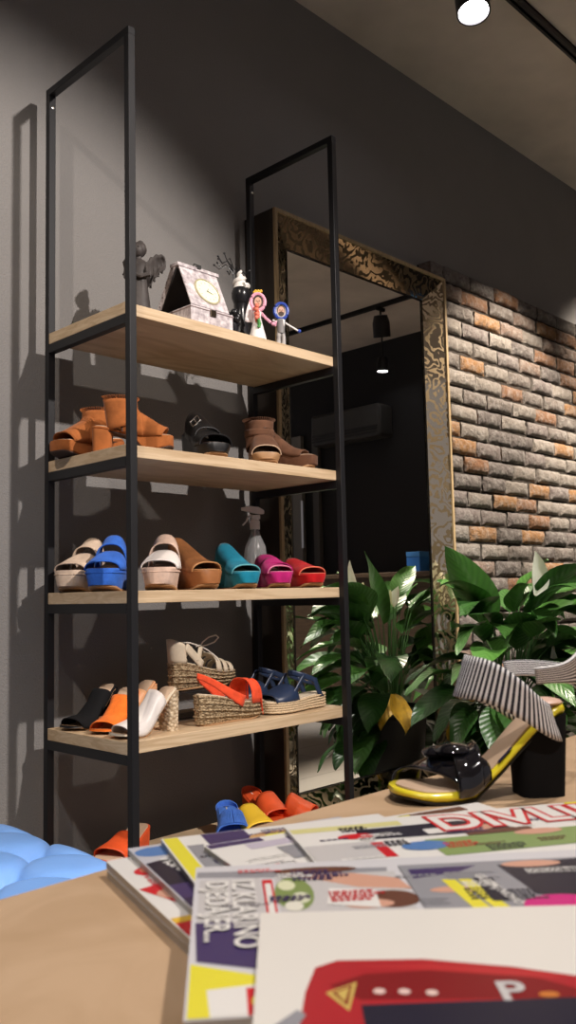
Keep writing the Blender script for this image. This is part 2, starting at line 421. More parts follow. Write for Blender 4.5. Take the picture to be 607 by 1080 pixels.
mr = thing('wall_mirror', 'large standing mirror with patterned bronze mirrored border leaning on the grey wall', 'mirror', (.885, 0, 0))
X0, X1, Z0, Z1, YFr, YG, SB = 0, 1.10, .10, 2.352, -.09, -.03, .115
bx = MB(); rim = .014
for (a, b_, c, d) in ((X0, X0 + rim, Z0, Z1), (X1 - rim, X1, Z0, Z1), (X0 + rim, X1 - rim, Z0, Z0 + rim), (X0 + rim, X1 - rim, Z1 - rim, Z1)):
    bx.box(a, b_, YFr, YFr + .012, c, d)
bx.build('frame_rim', M['frame_wood'], mr, False, bevel=.001)
sd = MB()
for (a, b_, c, d) in ((X0, X0 + rim, Z0, Z1), (X1 - rim, X1, Z0, Z1), (X0 + rim, X1 - rim, Z0, Z0 + rim), (X0 + rim, X1 - rim, Z1 - rim, Z1)):
    sd.box(a, b_, YFr + .0125, YW - .002, c, d)
sd.box(X0 + .05, X1 - .05, YG + .02, YG + .03, Z0 + .05, Z1 - .05)
sd.build('frame_side', mat('dark_frame_side', (.03, .022, .016), .6), mr, False)
for a_ in (X0 + .08, X1 - .16): MB().box(a_, a_ + .08, -.09, .06, 0, Z0 - .001).build('foot', M['frame_wood'], mr, False)
O = [(X0 + rim, Z0 + rim), (X1 - rim, Z0 + rim), (X1 - rim, Z1 - rim), (X0 + rim, Z1 - rim)]
I = [(X0 + SB, Z0 + SB), (X1 - SB, Z0 + SB), (X1 - SB, Z1 - SB), (X0 + SB, Z1 - SB)]
for k in range(4):
    k2 = (k + 1) % 4
    P0, P1, Q1, Q0 = O[k], O[k2], I[k2], I[k]
    L = math.dist(P0, P1)
    m = MB(); th = .003
    vs = [(P0[0], YFr + .008, P0[1]), (P1[0], YFr + .008, P1[1]), (Q1[0], YG - .001, Q1[1]), (Q0[0], YG - .001, Q0[1])]
    vs += [(x, y + th, z_) for x, y, z_ in vs]
    uvs = [(0, 0), (L, 0), (L - SB, SB), (SB, SB)] * 2
    m.add(vs, [(0, 1, 2, 3), (7, 6, 5, 4), (0, 4, 5, 1), (1, 5, 6, 2), (2, 6, 7, 3), (3, 7, 4, 0)], 0, uvs)
    m.build('etched_border', md_, mr, False)
MB().box(X0 + SB - .004, X1 - SB + .004, YG, YG + .006, Z0 + SB - .004, Z1 - SB + .004).build('mirror_glass', mm, mr, False)
bd = MB()
for (a, b_, c, d) in ((X0 + SB - .003, X0 + SB + .001, Z0 + SB, Z1 - SB), (X1 - SB - .001, X1 - SB + .003, Z0 + SB, Z1 - SB), (X0 + SB, X1 - SB, Z0 + SB - .003, Z0 + SB + .001), (X0 + SB, X1 - SB, Z1 - SB - .001, Z1 - SB + .003)):
    bd.box(a, b_, YG - .006, YG - .0012, c, d)
bd.build('inner_bead', mat('dark_bead', (.05, .045, .04), .2, metal=.8), mr, False)

# ------------------------------------------------------------------ shoes
def interp(tab, s):
    for i in range(len(tab) - 1):
        if s <= tab[i + 1][0]:
            t = (s - tab[i][0]) / (tab[i + 1][0] - tab[i][0]); t = t * t * (3 - 2 * t) * .5 + t * .5
            return lerp(tab[i][1], tab[i + 1][1], t)
    return tab[-1][1]
ROUND = [(0, .22), (.03, .48), (.1, .66), (.25, .70), (.42, .70), (.58, .86), (.72, 1), (.84, .97), (.93, .80), (.98, .52), (1, .25)]
SQUARE = [(0, .45), (.03, .64), (.1, .74), (.25, .74), (.42, .76), (.58, .90), (.72, 1), (.86, 1), (.95, .93), (.985, .78), (1, .6)]
SS = [0, .008, .025, .05, .1, .16, .24, .32, .4, .48, .56, .64, .72, .8, .86, .91, .95, .975, .99, 1]
MID = [(0, .35), (.03, .56), (.1, .70), (.25, .72), (.42, .74), (.58, .88), (.72, 1), (.84, .99), (.92, .90), (.965, .74), (.99, .54), (1, .38)]
class Sh:
    def __init__(s, L=.235, Wd=.095, heel=.1, plat=.045, out=MID, ball=.68, side=1, toe_up=0.):
        s.L, s.W, s.heel, s.plat, s.out, s.ball, s.side, s.toe_up = L, Wd, heel, plat, out, ball, side, toe_up
    def w(s, t): return interp(s.out, clamp(t)) * s.W / 2
    def c(s, t): return s.side * .006 * sin(PI * clamp(t)) * (1 if t > .4 else .6)
    def top(s, t):
        k = clamp((s.ball - t) / (s.ball - .06)); return s.plat + (s.heel - s.plat) * (k * k * (3 - 2 * k) * .55 + k * .45) + s.toe_up * smooth((t - .8) / .2)
    def loft(s, mb, topf, botf, grow=0., a=0., b=1., mi=0, rnd=.004, bi=0.):
        rings = []
        st = [x for x in SS if a < x < b]; st = [a] + st + [b]
        for t in st:
            w_ = s.w(t) + grow; c = s.c(t); x = t * s.L; x = lerp(-grow, s.L + grow, t); zt, zb = topf(t), botf(t)
            r = min(rnd, (zt - zb) * .4, w_ * .5)
            wb = w_ - bi * w_ / (s.W / 2); rings.append([(x, c - wb + r, zb), (x, c - wb, zb + r), (x, c - w_, zt - r), (x, c - w_ + r, zt), (x, c, zt), (x, c + w_ - r, zt), (x, c + w_, zt - r), (x, c + wb, zb + r), (x, c + wb - r, zb), (x, c, zb)])
        mb.rings(rings, mi)
    def arch(s, mb, s0, s1, H0, H1, n=8, m=18, bow0=0., bow1=0., e=.75, puff=.0015, mi=0, a0=0., a1=PI, skew=0., fold=0.):
        """a sheet over the foot from station s0 (towards heel) to s1 (towards toe)"""
        def fn(u_, v_):
            a = lerp(a0, a1, v_); sa = max(0, sin(a)); ca = cos(a)
            t = lerp(s0 + bow0 * sa, s1 + bow1 * sa, u_) + skew * ca
            w_ = s.w(clamp(t)) + puff; H = lerp(H0, H1, smooth(u_) * .5 + u_ * .5)
            y = s.c(t) + w_ * math.copysign(abs(ca) ** e, ca)
            z_ = s.top(clamp(t)) - .004 + (H + .004) * sa ** e + fold * sin(u_ * 40)
            return (t * s.L, y, z_)
        mb.grid(fn, n, m, mi)
        return fn

def shoe_root(name, label, cat, toe, h, z, sh, group=None):
    a = R(h); return thing(name, label, cat, (toe[0] - sh.L * cos(a), toe[1] - sh.L * sin(a), z), a, group)
def base(sh, root, body, insole='insole', outsole='gum', bump=None, wedge=True, label=None, rim=None):
    """platform/wedge, outsole and insole"""
    spring = lambda t: .013 * smooth((t - .74) / .26)
    m = MB()
    if wedge: sh.loft(m, sh.top, lambda t: .005 + spring(t), bi=.009)
    else: sh.loft(m, sh.top, lambda t: lerp(sh.top(t) - .009, .004 + spring(t), smooth((t - .5) / .15)))
    m.build('platform' if wedge else 'sole', M[body], root)
    m = MB()
    if wedge: sh.loft(m, lambda t: .0052 + spring(t), lambda t: spring(t), grow=-.0075, rnd=.001)
    else: sh.loft(m, lambda t: lerp(sh.top(t) - .009, .0042 + spring(t), smooth((t - .5) / .15)), lambda t: lerp(sh.top(t) - .012, spring(t), smooth((t - .5) / .15)), grow=-.001, rnd=.001, a=.0)
    m.build('outsole', M[outsole], root)
    m = MB(); sh.loft(m, lambda t: sh.top(t) + .0018, lambda t: sh.top(t) - .002, grow=-.005, rnd=.001)
    io = m.build('insole', M[insole], root)
    if label:
        t = .14; m = MB()
        zz = lambda t: sh.top(t) + .0024
        m.add([(x * sh.L, y, zz(x)) for x, y in ((t - .05, -.009), (t + .05, -.009), (t + .05, .009), (t - .05, .009))], [(0, 1, 2, 3)], 0)
        m.add([((x) * sh.L, y, zz(x) + .0006) for x, y in ((t - .03, -.002), (t + .03, -.002), (t + .03, .002), (t - .03, .002))], [(0, 1, 2, 3)], 1)
        m.build('label_patch', [M['label'], M['label_white']], io, solid=.0005)
    return io
def block_heel(sh, root, body, s1=.24, taper=.85, name='heel_block', flare=0.):
    rings = []
    N = 20
    for i, zf in enumerate([0, .05, .3, .6, .85, 1]):
        k = lerp(taper, 1, zf); ring = []
        for j in range(N):
            a = 2 * PI * j / N; ca, sa = cos(a), sin(a)
            ex = math.copysign(abs(ca) ** .5, ca); ey = math.copysign(abs(sa) ** .5, sa)
            cx = s1 * sh.L * .5
            x = cx + ex * s1 * sh.L * .5 * k + flare * (1 - zf); y = sh.c(.1) + ey * sh.w(.15) * k
            zt = sh.top(clamp(x / sh.L)) - .008
            ring.append((x, y, zf * zt))
        rings.append(ring)
    MB().rings(rings).build(name, M[body], root)
def edge_tube(fn, uu, r, mat_, root, name='piping', n=26):
    MB().tube([fn(uu, j / n) for j in range(n + 1)], r, 6).build(name, mat_, root)

def platform_mule(name, label, toe, h, z, upper, body, trim=None, sole='gum', L=.23, Wd=.096, heel=.095, plat=.05, H0=.05, H1=.032, s0=.18, s1=.84, insole='insole', twist=False, extra=None):
    sh = Sh(L, Wd, heel, plat); r = shoe_root(name, label, 'shoe', toe, h, z, sh)
    base(sh, r, body, insole, sole)
    m = MB()
    if twist:
        sh.arch(m, .30, .70, H0, H1 + .01, skew=.12, bow1=.02)
        sh.arch(m, .42, s1, H0 * .9, H1, skew=-.08, bow1=.05, puff=.003)
        fn = sh.arch(MB(), .42, s1, H0 * .9, H1, skew=-.08, bow1=.05, puff=.003)
    else:
        fn = sh.arch(m, s0, s1, H0, H1, n=12, bow0=-.03, bow1=.055)
    up_ = m.build('upper', M[upper], r, solid=.0028)
    # toe opening rim
    if trim:
        edge_tube(fn, 1., .0022, trim, up_)
        m = MB(); pts = []
        for k in range(15):
            t = s1 + (1 - s1) * .0; a = lerp(-1, 1, k / 14)
            ts = 1 - .13 * abs(a) ** 2.6; ww = sh.w(ts)
            pts.append((ts * sh.L - .001, sh.c(ts) + a * sh.w(.86) * .98, sh.top(ts) + .001))
        m.tube(pts, .0018, 6).build('platform_piping', trim, up_)
    return r, sh

def buckle(root, fn, u_, v_, w_, h_, rot=0.):
    """small rectangular buckle lying on a surface point of fn"""
    p = Vector(fn(u_, v_)); du = (Vector(fn(u_ + .04, v_)) - p).normalized(); dv = (Vector(fn(u_, v_ + .04)) - p).normalized()
    nrm = du.cross(dv).normalized()
    if nrm.z < 0: nrm = -nrm
    p = p + nrm * .004
    q = [p + du * (a * w_) + dv * (b_ * h_) for a, b_ in ((-1, -1), (-1, 0), (-1, 1), (0, 1), (1, 1), (1, 0), (1, -1), (0, -1))]
    m = MB(); m.loop(q, .0017, 6); m.tube([p - du * w_, p + du * w_ * .6], .0013, 6)
    m.build('buckle', M['silver'], root)

# ---- second shelf from top: suede booties
def bootie(label, toe, h, z, col, block=True, L=.235, fringe=True, heel=.10, plat=.048, wood_sole=None, hh=.075, bk=False, s0=.30, s1=.86, rc=.042):
    sh = Sh(L, .092, heel, plat); r = shoe_root('open_toe_bootie', label, 'shoe', toe, h, z, sh)
    base(sh, r, wood_sole or col, 'insole', 'insole_dark' if not wood_sole else 'gum', wedge=not block)
    if block: block_heel(sh, r, wood_sole or col, .25, .92)
    m = MB()
    fn = sh.arch(m, .60, s1, .066, .024, n=8, bow1=.07, bow0=-.02)
    fa = sh.arch(m, .36, .64, .085, .064, n=8, bow0=-.04, bow1=-.02, puff=.0035)
    m.build('upper', M[col], r, solid=.003)
    edge_tube(fn, 1., .0018, M['insole'] if bk else M[col], r)
    if fringe:
        for f_ in (fa, fn): edge_tube(f_, .07, .0024, M['insole_dark'], r, 'fringe_shade_line')  # dark tube stands in for the shade line beneath each fringe row
    # ankle cuff
    m = MB()
    def cuff(u_, v_):
        a = lerp(-.80 * PI, .80 * PI, v_); rr_ = rc + .003 * u_ ** 2
        return (.37 * sh.L + cos(a) * rr_ * 1.1 - .010 * u_, sin(a) * rr_, sh.top(.30) + .004 + hh * u_ + .012 * cos(a) * (1 - u_))
    m.grid(cuff, 8, 26)
    m.build('ankle_cuff', M[col], r, solid=.003)
    if fringe:
        k = 0
        for (f2, ue, va, vb, n, ln) in ((cuff, 1., .02, .98, 40, .007), (fa, 0.05, .08, .92, 30, .014), (fn, 0.05, .08, .92, 28, .014)):
            m = MB()
            for i in range(n):
                v0 = lerp(va, vb, i / n); v1 = lerp(va, vb, (i + .55) / n)
                p, q = Vector(f2(ue, v0)), Vector(f2(ue, v1))
                if f2 is cuff: d = (Vector(f2(1, v0)) - Vector(f2(.8, v0))).normalized() * ln + (p - Vector((.37 * sh.L, 0, p.z))).normalized() * .008
                else: d = (Vector(f2(0, v0)) - Vector(f2(.3, v0))).normalized() * ln + Vector((0, 0, .009))
                nn = Vector((0, 0, .0015))
                m.add([p, q, q + d, p + d, p + nn, q + nn, q + d + nn, p + d + nn], [(0, 1, 2, 3), (7, 6, 5, 4), (0, 4, 5, 1), (1, 5, 6, 2), (2, 6, 7, 3), (3, 7, 4, 0)])
            m.build('fringe_trim', M[col], r, False)
    else:
        edge_tube(cuff, 1., .0025, M[col], r)
    if bk: 
        m = MB()
        def st(u_, v_):
            a = lerp(-.60 * PI, .60 * PI, v_); rr_ = rc + .0045
            return (.37 * sh.L + cos(a) * rr_ * 1.1 - .004, sin(a) * rr_, sh.top(.30) + hh * .60 + .022 * (u_ - .5))
        m.grid(st, 3, 24); m.build('buckle_strap', M[col], r, solid=.002)
        buckle(r, st, .5, bk, .013, .013)
    return r
bootie('tan suede open-toe ankle bootie pointing left at the left end of the upper shelf', (-.035, -.115), 186, SH[3], 'tan_suede', L=.235, heel=.074, plat=.046, hh=.078)
bootie('tan suede open-toe bootie with block heel and fringes pointing right, behind the front post', (.192, -.360), -40, SH[3], 'tan_suede', L=.222, heel=.074, plat=.046, hh=.078)
def black_wedge():
    sh = Sh(.235, .098, .104, .044); toe = (.340, -.385)
    r = shoe_root('wedge_mule', 'black leather buckled wedge mule between the tan and brown suede booties', 'shoe', toe, -107, SH[3], sh)
    base(sh, r, 'black_leather', 'insole_dark', 'gum')
    m = MB(); fn = sh.arch(m, .26, .62, .074, .056, bow0=-.03, skew=.02); f2 = sh.arch(m, .60, .86, .046, .028, bow1=.04, puff=.003)
    m.build('upper', M['black_leather'], r, solid=.003)
    edge_tube(f2, 1., .0028, M['black_leather'], r); buckle(r, fn, .50, .66, .016, .016)
black_wedge()
bootie('brown suede open-toe bootie with silver buckle facing forward on the upper shelf', (.545, -.372), -124, SH[3], 'brown_suede', False, L=.205, heel=.078, plat=.038, wood_sole='gum', hh=.088, bk=.62, rc=.043)
platform_mule('wedge_mule', 'brown suede wedge mule at the right end, half behind the buckled bootie', (.765, -.375), -62, SH[3], 'brown_suede', 'brown_suede', None, L=.22, heel=.10, plat=.048, H0=.075, H1=.018, s0=.15, s1=.80)

# ---- middle shelf
def two_strap(label, toe, h, z, c1, c2, body, back=None, heel=.085, plat=.062):
    sh = Sh(.235, .100, heel, plat, ball=.62); r = shoe_root('platform_slide', label, 'shoe', toe, h, z, sh)
    base(sh, r, body, 'insole_dark', 'gum')
    m = MB(); f1 = sh.arch(m, .60, .89, .048, .019, bow0=-.03, bow1=.04); m.build('toe_strap', M[c1], r, solid=.004)
    m = MB(); f2 = sh.arch(m, .32, .54, .084, .068, bow0=-.01, bow1=.02); m.build('instep_strap', M[c2], r, solid=.004)
    m = MB()   # seam line round the platform
    pts = [(t * sh.L, sh.c(t) - sh.w(t) - .0004, sh.top(t) - .012) for t in SS[2:]] + [(t * sh.L, sh.c(t) + sh.w(t) + .0004, sh.top(t) - .012) for t in reversed(SS[2:])]
    m.loop(pts, .0013, 5).build('platform_seam', M[body], r)
    return r
two_strap('beige suede two-strap platform slide at the left end of the middle shelf', (-.008, -.125), -150, SH[2], 'beige_suede', 'beige_suede', 'beige_suede')
two_strap('bright blue suede two-strap platform slide beside the front post', (.000, -.283), -137, SH[2], 'blue_suede', 'blue_suede', 'blue_suede')
two_strap('nude platform slide with a white front strap, just right of the front post', (.112, -.385), -135, SH[2], 'white_leather', 'nude_suede', 'nude_suede')
platform_mule('wedge_mule', 'brown leather high-cut wedge mule on the middle shelf', (.320, -.372), -97, SH[2], 'brown_leather', 'brown_leather', mat('tan_edge', (.5, .25, .1), .5), L=.24, heel=.10, plat=.056, H0=.065, H1=.023, s0=.20)
platform_mule('wedge_mule', 'turquoise suede wedge mule with pale piping round the toe opening', (.456, -.382), -108, SH[2], 'turq', 'turq', mat('turquoise_edge', (.12, .42, .5), .5), Wd=.09, heel=.095, plat=.050, H0=.055, H1=.022, s0=.18)
platform_mule('wedge_mule', 'magenta suede platform mule with crossed straps', (.590, -.382), -116, SH[2], 'magenta', 'magenta', mat('pink_edge', (.7, .2, .35), .5), Wd=.088, heel=.075, plat=.05, H0=.044, H1=.02, twist=True, L=.225)
platform_mule('wedge_mule', 'red suede platform mule at the right end of the middle shelf', (.752, -.378), -106, SH[2], 'red_suede', 'red_suede', mat('red_edge', (.72, .16, .1), .5), heel=.062, plat=.045, H0=.044, H1=.022, s0=.3, L=.225)

# ---- fourth shelf
def heel_mule(label, toe, h, z, up, sole_c, heel_c, heel=.11, L=.19, insole='insole', lab=False, H0=.035, s0=.12, s1=.86, plat=.010, heel_s=.25):
    sh = Sh(L, .088, heel, plat, ROUND, ball=.66); r = shoe_root('heeled_mule', label, 'shoe', toe, h, z, sh)
    base(sh, r, sole_c, insole, 'gum', wedge=False, label=lab)
    block_heel(sh, r, heel_c, heel_s, .9)
    m = MB(); fn = sh.arch(m, s0, s1, H0, .024, n=14, m=20, bow0=.10, bow1=.06)
    m.build('upper', M[up], r, solid=.0025); edge_tube(fn, 1., .0016, M[up], r, 'toe_edge')
    return r
heel_mule('black suede heeled mule at the left end of the lower shelf', (.0, -.115), 194, SH[1], 'black_suede', 'black_leather', 'black_suede', s0=.22)
heel_mule('orange suede open-toe heeled mule beside the front post', (.020, -.248), 208, SH[1], 'orange', 'orange', 'orange', s0=.3, heel=.105, H0=.045)
heel_mule('white leather open-toe mule with woven raffia block heel', (.004, -.338), 183, SH[1], 'white_leather', 'cream_leather', 'raffia', lab=True, heel=.115, L=.205, s0=.27, H0=.055, heel_s=.19)
heel_mule('peach leather mule partly hidden behind the white mule', (.075, -.17), 184, SH[1], 'peach', 'peach', 'peach', heel=.118, L=.19, s0=.25)

def espadrille(label, toe, h, z, col, heel, plat, lace=False, fringe=False):
    sh = Sh(.255, .096, heel, plat, ROUND, ball=.72); r = shoe_root('espadrille_wedge', label, 'shoe', toe, h, z, sh)
    base(sh, r, 'jute', 'cream_leather', 'gum')
    m = MB()
    for fz in (.25, .5, .75, .97):
        pts = [(t * sh.L, sh.c(t) - sh.w(t), .006 + (sh.top(t) - .008) * fz) for t in SS] + [(t * sh.L, sh.c(t) + sh.w(t), .006 + (sh.top(t) - .008) * fz) for t in reversed(SS)]
        m.loop(pts, .0024, 5)
    m.build('rope_braid', M['jute'], r)
    if fringe:
        m = MB(); f1 = sh.arch(m, .70, .87, .066, .058); m.build('toe_band', M[col], r, solid=.003)
        m = MB(); n = 30
        for i in range(n):
            v0, v1 = lerp(.02, .98, i / n), lerp(.02, .98, (i + .8) / n)
            p, q = Vector(f1(.55, v0)), Vector(f1(.55, v1)); ln = .062 + .005 * sin(i * 2.3)
            side = 1 if p.y > 0 else -1
            out = Vector((.008, side * .006, .002)); d = out + Vector((.004, side * .002, -min(ln, p.z - .016)))
            t_ = Vector((.0015, 0, .0008))
            m.add([p, q, q + out, p + out, q + d, p + d] + [v + t_ for v in (p, q, q + out, p + out, q + d, p + d)],
                  [(0, 1, 2, 3), (3, 2, 4, 5), (9, 8, 7, 6), (11, 10, 8, 9), (1, 7, 8, 2), (2, 8, 10, 4), (0, 3, 9, 6), (3, 5, 11, 9), (5, 4, 10, 11)])
        m.build('fringe', M[col], r, False)
        # backstrap: wide band from instep round the heel
        m = MB()
        def bs(u_, v_):
            a = lerp(-1, 1, v_); ang = a * PI * .5
            x = lerp(.02, .56, abs(a) ** 1.6) * sh.L; s_ = clamp(x / sh.L)
            y = (sh.w(.15) * sin(ang) if abs(a) < .5 else math.copysign(lerp(sh.w(.15) * sin(PI / 4), sh.w(s_) + .001, smooth((abs(a) - .5) * 2)), a))
            zc = sh.top(s_) + lerp(.052, -.002, abs(a) ** 1.5); w_ = lerp(.017, .030, abs(a) ** 2)
            return (x + u_ * w_ * .45 * abs(a), y + sh.c(.2), zc + (u_ - .5) * w_)
        m.grid(bs, 4, 34); m.build('backstrap', M[col], r, solid=.003)
    if lace:
        m = MB()
        for k, (a_, b_) in enumerate(((.60, .67), (.70, .765), (.80, .87))):
            sh.arch(m, a_, b_, .050 - .010 * k, .046 - .010 * k, n=3, puff=.002)
        m.build('lace_strap', M[col], r, solid=.003)
        m = MB(); sh.arch(m, .58, .90, .050, .024, n=10, m=5, a0=1.25, a1=1.9); m.build('tongue_band', M[col], r, solid=.0025)
        m = MB()       # heel counter
        def hc(u_, v_):
            a = lerp(-.46 * PI, .46 * PI, v_) + PI
            return (.04 + cos(a) * .040 - .006 * u_, sh.c(.1) + sin(a) * .031, sh.top(.1) - .002 + u_ * .072 * (1 - .25 * abs(2 * v_ - 1) ** 2))
        m.grid(hc, 6, 24); m.build('heel_counter', M[col], r, solid=.003)
        for s in (-1, 1):
            m = MB()
            m.grid(lambda u_, v_, s=s: (lerp(.036, .100, v_) + (u_ - .5) * .012, s * lerp(.028, .034, v_) + sh.c(.3), sh.top(.3) + lerp(.058, -.002, v_) + (u_ - .5) * .022), 3, 8)
            m.build('side_strap', M[col], r, solid=.0025); m = MB()
            m.grid(lambda u_, v_, s=s: (lerp(.082, .105, v_) + (u_ - .5) * .018, s * lerp(.033, .022, v_) + sh.c(.3), sh.top(.3) + lerp(.012, .052, v_)), 3, 8)
            m.build('lace_tab', M[col], r, solid=.0025)
        m = MB()
        m.tube([(.075, -.03, .125), (.10, -.02, .127), (.118, -.004, .122), (.142, .012, .112), (.165, .016, .096)], .0022, 6)
        m.tube([(.118, -.004, .122), (.112, -.02, .135), (.125, -.034, .150), (.150, -.040, .155), (.166, -.036, .147), (.160, -.024, .133), (.140, -.012, .125), (.118, -.004, .122)], .0022, 6)
        m.tube([(.118, -.004, .122), (.122, -.03, .112), (.136, -.044, .096), (.15, -.05, .078)], .0022, 6)
        m.tube([(.02, -.02, .140), (.05, -.03, .137), (.08, -.03, .128)], .0022, 6)
        m.build('bow_lace', M['cord'], r)
    return r
espadrille('orange fringed espadrille wedge at the front edge of the lower shelf', (.530, -.330), 4, SH[1], 'coral', .086, .052, fringe=True)
RZ = SH[1] + .088
espadrille('cream lace-up espadrille wedge raised on a clear riser', (.545, -.185), 6, RZ, 'cream_leather', .082, .045, lace=True)
ra = thing('display_riser', 'clear bent display riser under the cream lace-up espadrille', 'display stand', (.30, -.165, SH[1]))
mac = mat('acrylic', (.9, .92, .92), .05, trans=1, ior=1.3)
MB().box(-.01, .24, -.055, .055, .083, .0875).build('riser_top', mac, ra, False, bevel=.001)
MB().box(-.01, .24, -.055, .055, .0, .004).build('riser_base', mac, ra, False, bevel=.001)
for x in (-.005, .235):
    MB().box(x - .002, x + .002, -.055, .055, .0041, .083).build('riser_leg', mac, ra, False)
M['wire'] = mat('wire', (.08, .08, .085), .35, metal=.8)
m = MB(); m.loop([(0, -.056, .079), (.23, -.056, .079), (.23, -.056, .006), (0, -.056, .006)], .0016, 6)
m.build('wire_edge', M['wire'], ra)

def navy_flatform(label, toe, h, z):
    sh = Sh(.262, .100, .046, .038, ROUND, ball=.6); r = shoe_root('flatform_sandal', label, 'shoe', toe, h, z, sh)
    base(sh, r, 'raffia', 'cream_leather', 'gum')
    m = MB()
    for k in range(5):
        pts = [(t * sh.L, sh.c(t) - sh.w(t) - .0005, .008 + (sh.top(t) - .011) * k / 4) for t in SS] + [(t * sh.L, sh.c(t) + sh.w(t) + .0005, .008 + (sh.top(t) - .011) * k / 4) for t in reversed(SS)]
        m.loop(pts, .0036, 6)
    m.build('rope_layer', mat('pale_rope', (.62, .47, .30), .8, bump=.4, bscale=300, var=.2, vscale=200), r)
    m = MB(); sh.arch(m, .58, .93, .046, .020, n=10, bow0=.05, bow1=.01); m.build('toe_band', M['navy'], r, solid=.003)
    m = MB()
    def an(u_, v_):     # ankle strap loop, closed round the back
        a = lerp(0, 2 * PI, v_); ca = cos(a)
        return (.085 + ca * .055, sh.c(.2) + sin(a) * .034, sh.top(.2) + .052 + .020 * ca + (u_ - .5) * .018)
    m.grid(an, 3, 36); m.build('ankle_strap', M['navy'], r, solid=.0028)
    for s in (-1, 1):
        m = MB()
        def sd(u_, v_, s=s):
            x = lerp(.055, .085, v_ ** .7) + u_ * .020; return (x - .028, s * (sh.w(.25) + .001) * lerp(1, .9, v_) + sh.c(.2), sh.top(.3) - .006 + lerp(0, .060, v_))
        m.grid(sd, 2, 8); m.build('side_strap', M['navy'], r, solid=.0028); m = MB()
        def fr(u_, v_, s=s):
            return (lerp(.115, .175, v_) + u_ * .016, s * (sh.w(.6) * lerp(.92, .92, v_)) + sh.c(.5), sh.top(.5) + lerp(.074, .006, v_))
        m.grid(fr, 2, 8)
        m.build('front_strap', M['navy'], r, solid=.0028)
    for vv in (.205, .295):
        buckle(r, an, .5, vv, .010, .006)
    return r
navy_flatform('navy leather flatform sandal with buckled ankle strap at the front right of the lower shelf', (.545, -.330), 180, SH[1])
navy_flatform('navy leather flatform sandal standing behind its pair', (.565, -.175), 180, SH[1])

# ---- bottom shelf slides
platform_mule('wedge_slide', 'orange leather slide at the left of the bottom shelf', (.06, -.20), 205, SH[0], 'redorange', 'redorange', None, heel=.08, plat=.04, H0=.035, H1=.025, s0=.5)
def blue_slide():
    sh = Sh(.23, .098, .078, .038, ROUND); r = shoe_root('wedge_slide', 'blue fringed slide with a dark label on the bottom shelf', 'shoe', (.44, -.31), -125, SH[0], sh)
    base(sh, r, 'sky_suede', 'sky_suede', 'gum', label=True)
    m = MB(); f1 = sh.arch(m, .52, .84, .045, .03); m.build('toe_band', M['sky_suede'], r, solid=.003)
    m = MB()
    for i in range(34):
        v0, v1 = lerp(.03, .97, i / 34), lerp(.03, .97, (i + .7) / 34)
        m.add([Vector(f1(a, v)) + Vector((0, 0, .004)) for a, v in ((.0, v0), (.0, v1), (1.0, v1), (1.0, v0))], [(0, 1, 2, 3)])
    m.build('fringe', M['sky_suede'], r, False, solid=.002)
    m = MB()
    def hc(u_, v_):
        a = lerp(-.55 * PI, .55 * PI, v_) + PI
        return (.036 + cos(a) * .037, sh.c(.1) + sin(a) * .034, sh.top(.1) - .002 + u_ * .02 * (1 - abs(2 * v_ - 1) ** 2))
    m.grid(hc, 4, 20); m.build('heel_lip', M['sky_suede'], r, solid=.003)
blue_slide()
platform_mule('wedge_slide', 'yellow slide showing just above the magazines', (.52, -.36), -110, SH[0], 'yellow', 'yellow', None, heel=.068, plat=.04, H0=.045, H1=.03, s0=.4)
def red_slide(label, toe, h, heel, tl=0):
    sh = Sh(.235, .1, heel, .04, ROUND); r = shoe_root('wedge_slide', label, 'shoe', toe, h, SH[0], sh)
    base(sh, r, 'redorange', 'redorange', 'gum', label=True)
    m = MB(); f1 = sh.arch(m, .48, .86, .06, .03, bow0=.04); m.build('toe_band', M['redorange'], r, solid=.003)
    m = MB()
    def hc(u_, v_):
        a = lerp(-.55 * PI, .55 * PI, v_) + PI
        return (.036 + cos(a) * .037, sh.c(.1) + sin(a) * .034, sh.top(.1) - .002 + u_ * .02 * (1 - abs(2 * v_ - 1) ** 2))
    m.grid(hc, 4, 20); m.build('heel_lip', M['redorange'], r, solid=.003)
red_slide('red-orange slide with a dark label inside at the right of the bottom shelf', (.655, -.30), -104, .092)
red_slide('red-orange slide at the right end of the bottom shelf, only its top in view', (.775, -.36), -65, .072)

# ---- spray bottle
t = thing('spray_bottle', 'clear plastic spray bottle standing behind the magenta mule', 'spray bottle', (.750, -.095, SH[2]), R(150)); t.scale = (1.08,) * 3
mcl = mat('clear_plastic', (.9, .92, .94), .12, trans=.8, ior=1.3)
MB().lathe([(.001, 0), (.033, 0), (.036, .006), (.036, .11), (.033, .135), (.020, .165), (.013, .185), (.013, .195), (.001, .195)], 24).build('bottle_body', mcl, t)
MB().lathe([(.001, .001), (.031, .001), (.033, .006), (.033, .05), (.001, .05)], 24).build('liquid', mat('liquid', (.8, .85, .9), .02, trans=1, ior=1.33), t)
mw_ = mat('grey_plastic', (.74, .73, .72), .35)
MB().lathe([(.001, .19), (.016, .19), (.016, .215), (.011, .222), (.001, .222)], 20).build('screw_collar', mw_, t)
m = MB(); m.box(-.016, .012, -.009, .009, .222, .236); m.rings([[(x, y, z_) for y, z_ in ((-w_, zc - h_), (w_, zc - h_), (w_, zc + h_), (-w_, zc + h_))] for x, w_, zc, h_ in ((-.03, .007, .245, .006), (-.012, .010, .25, .011), (.02, .009, .255, .010), (.036, .005, .255, .006), (.044, .004, .255, .005))])
m.build('spray_head', mw_, t, bevel=.002)
MB().tube([(.012, 0, .236), (.022, 0, .228), (.028, 0, .215), (.040, 0, .203)], [.004, .0035, .003, .0028], 8).build('trigger', mw_, t)
MB().tube([(0, 0, .195), (0, 0, .01)], .0018, 8).build('dip_tube', mw_, t)

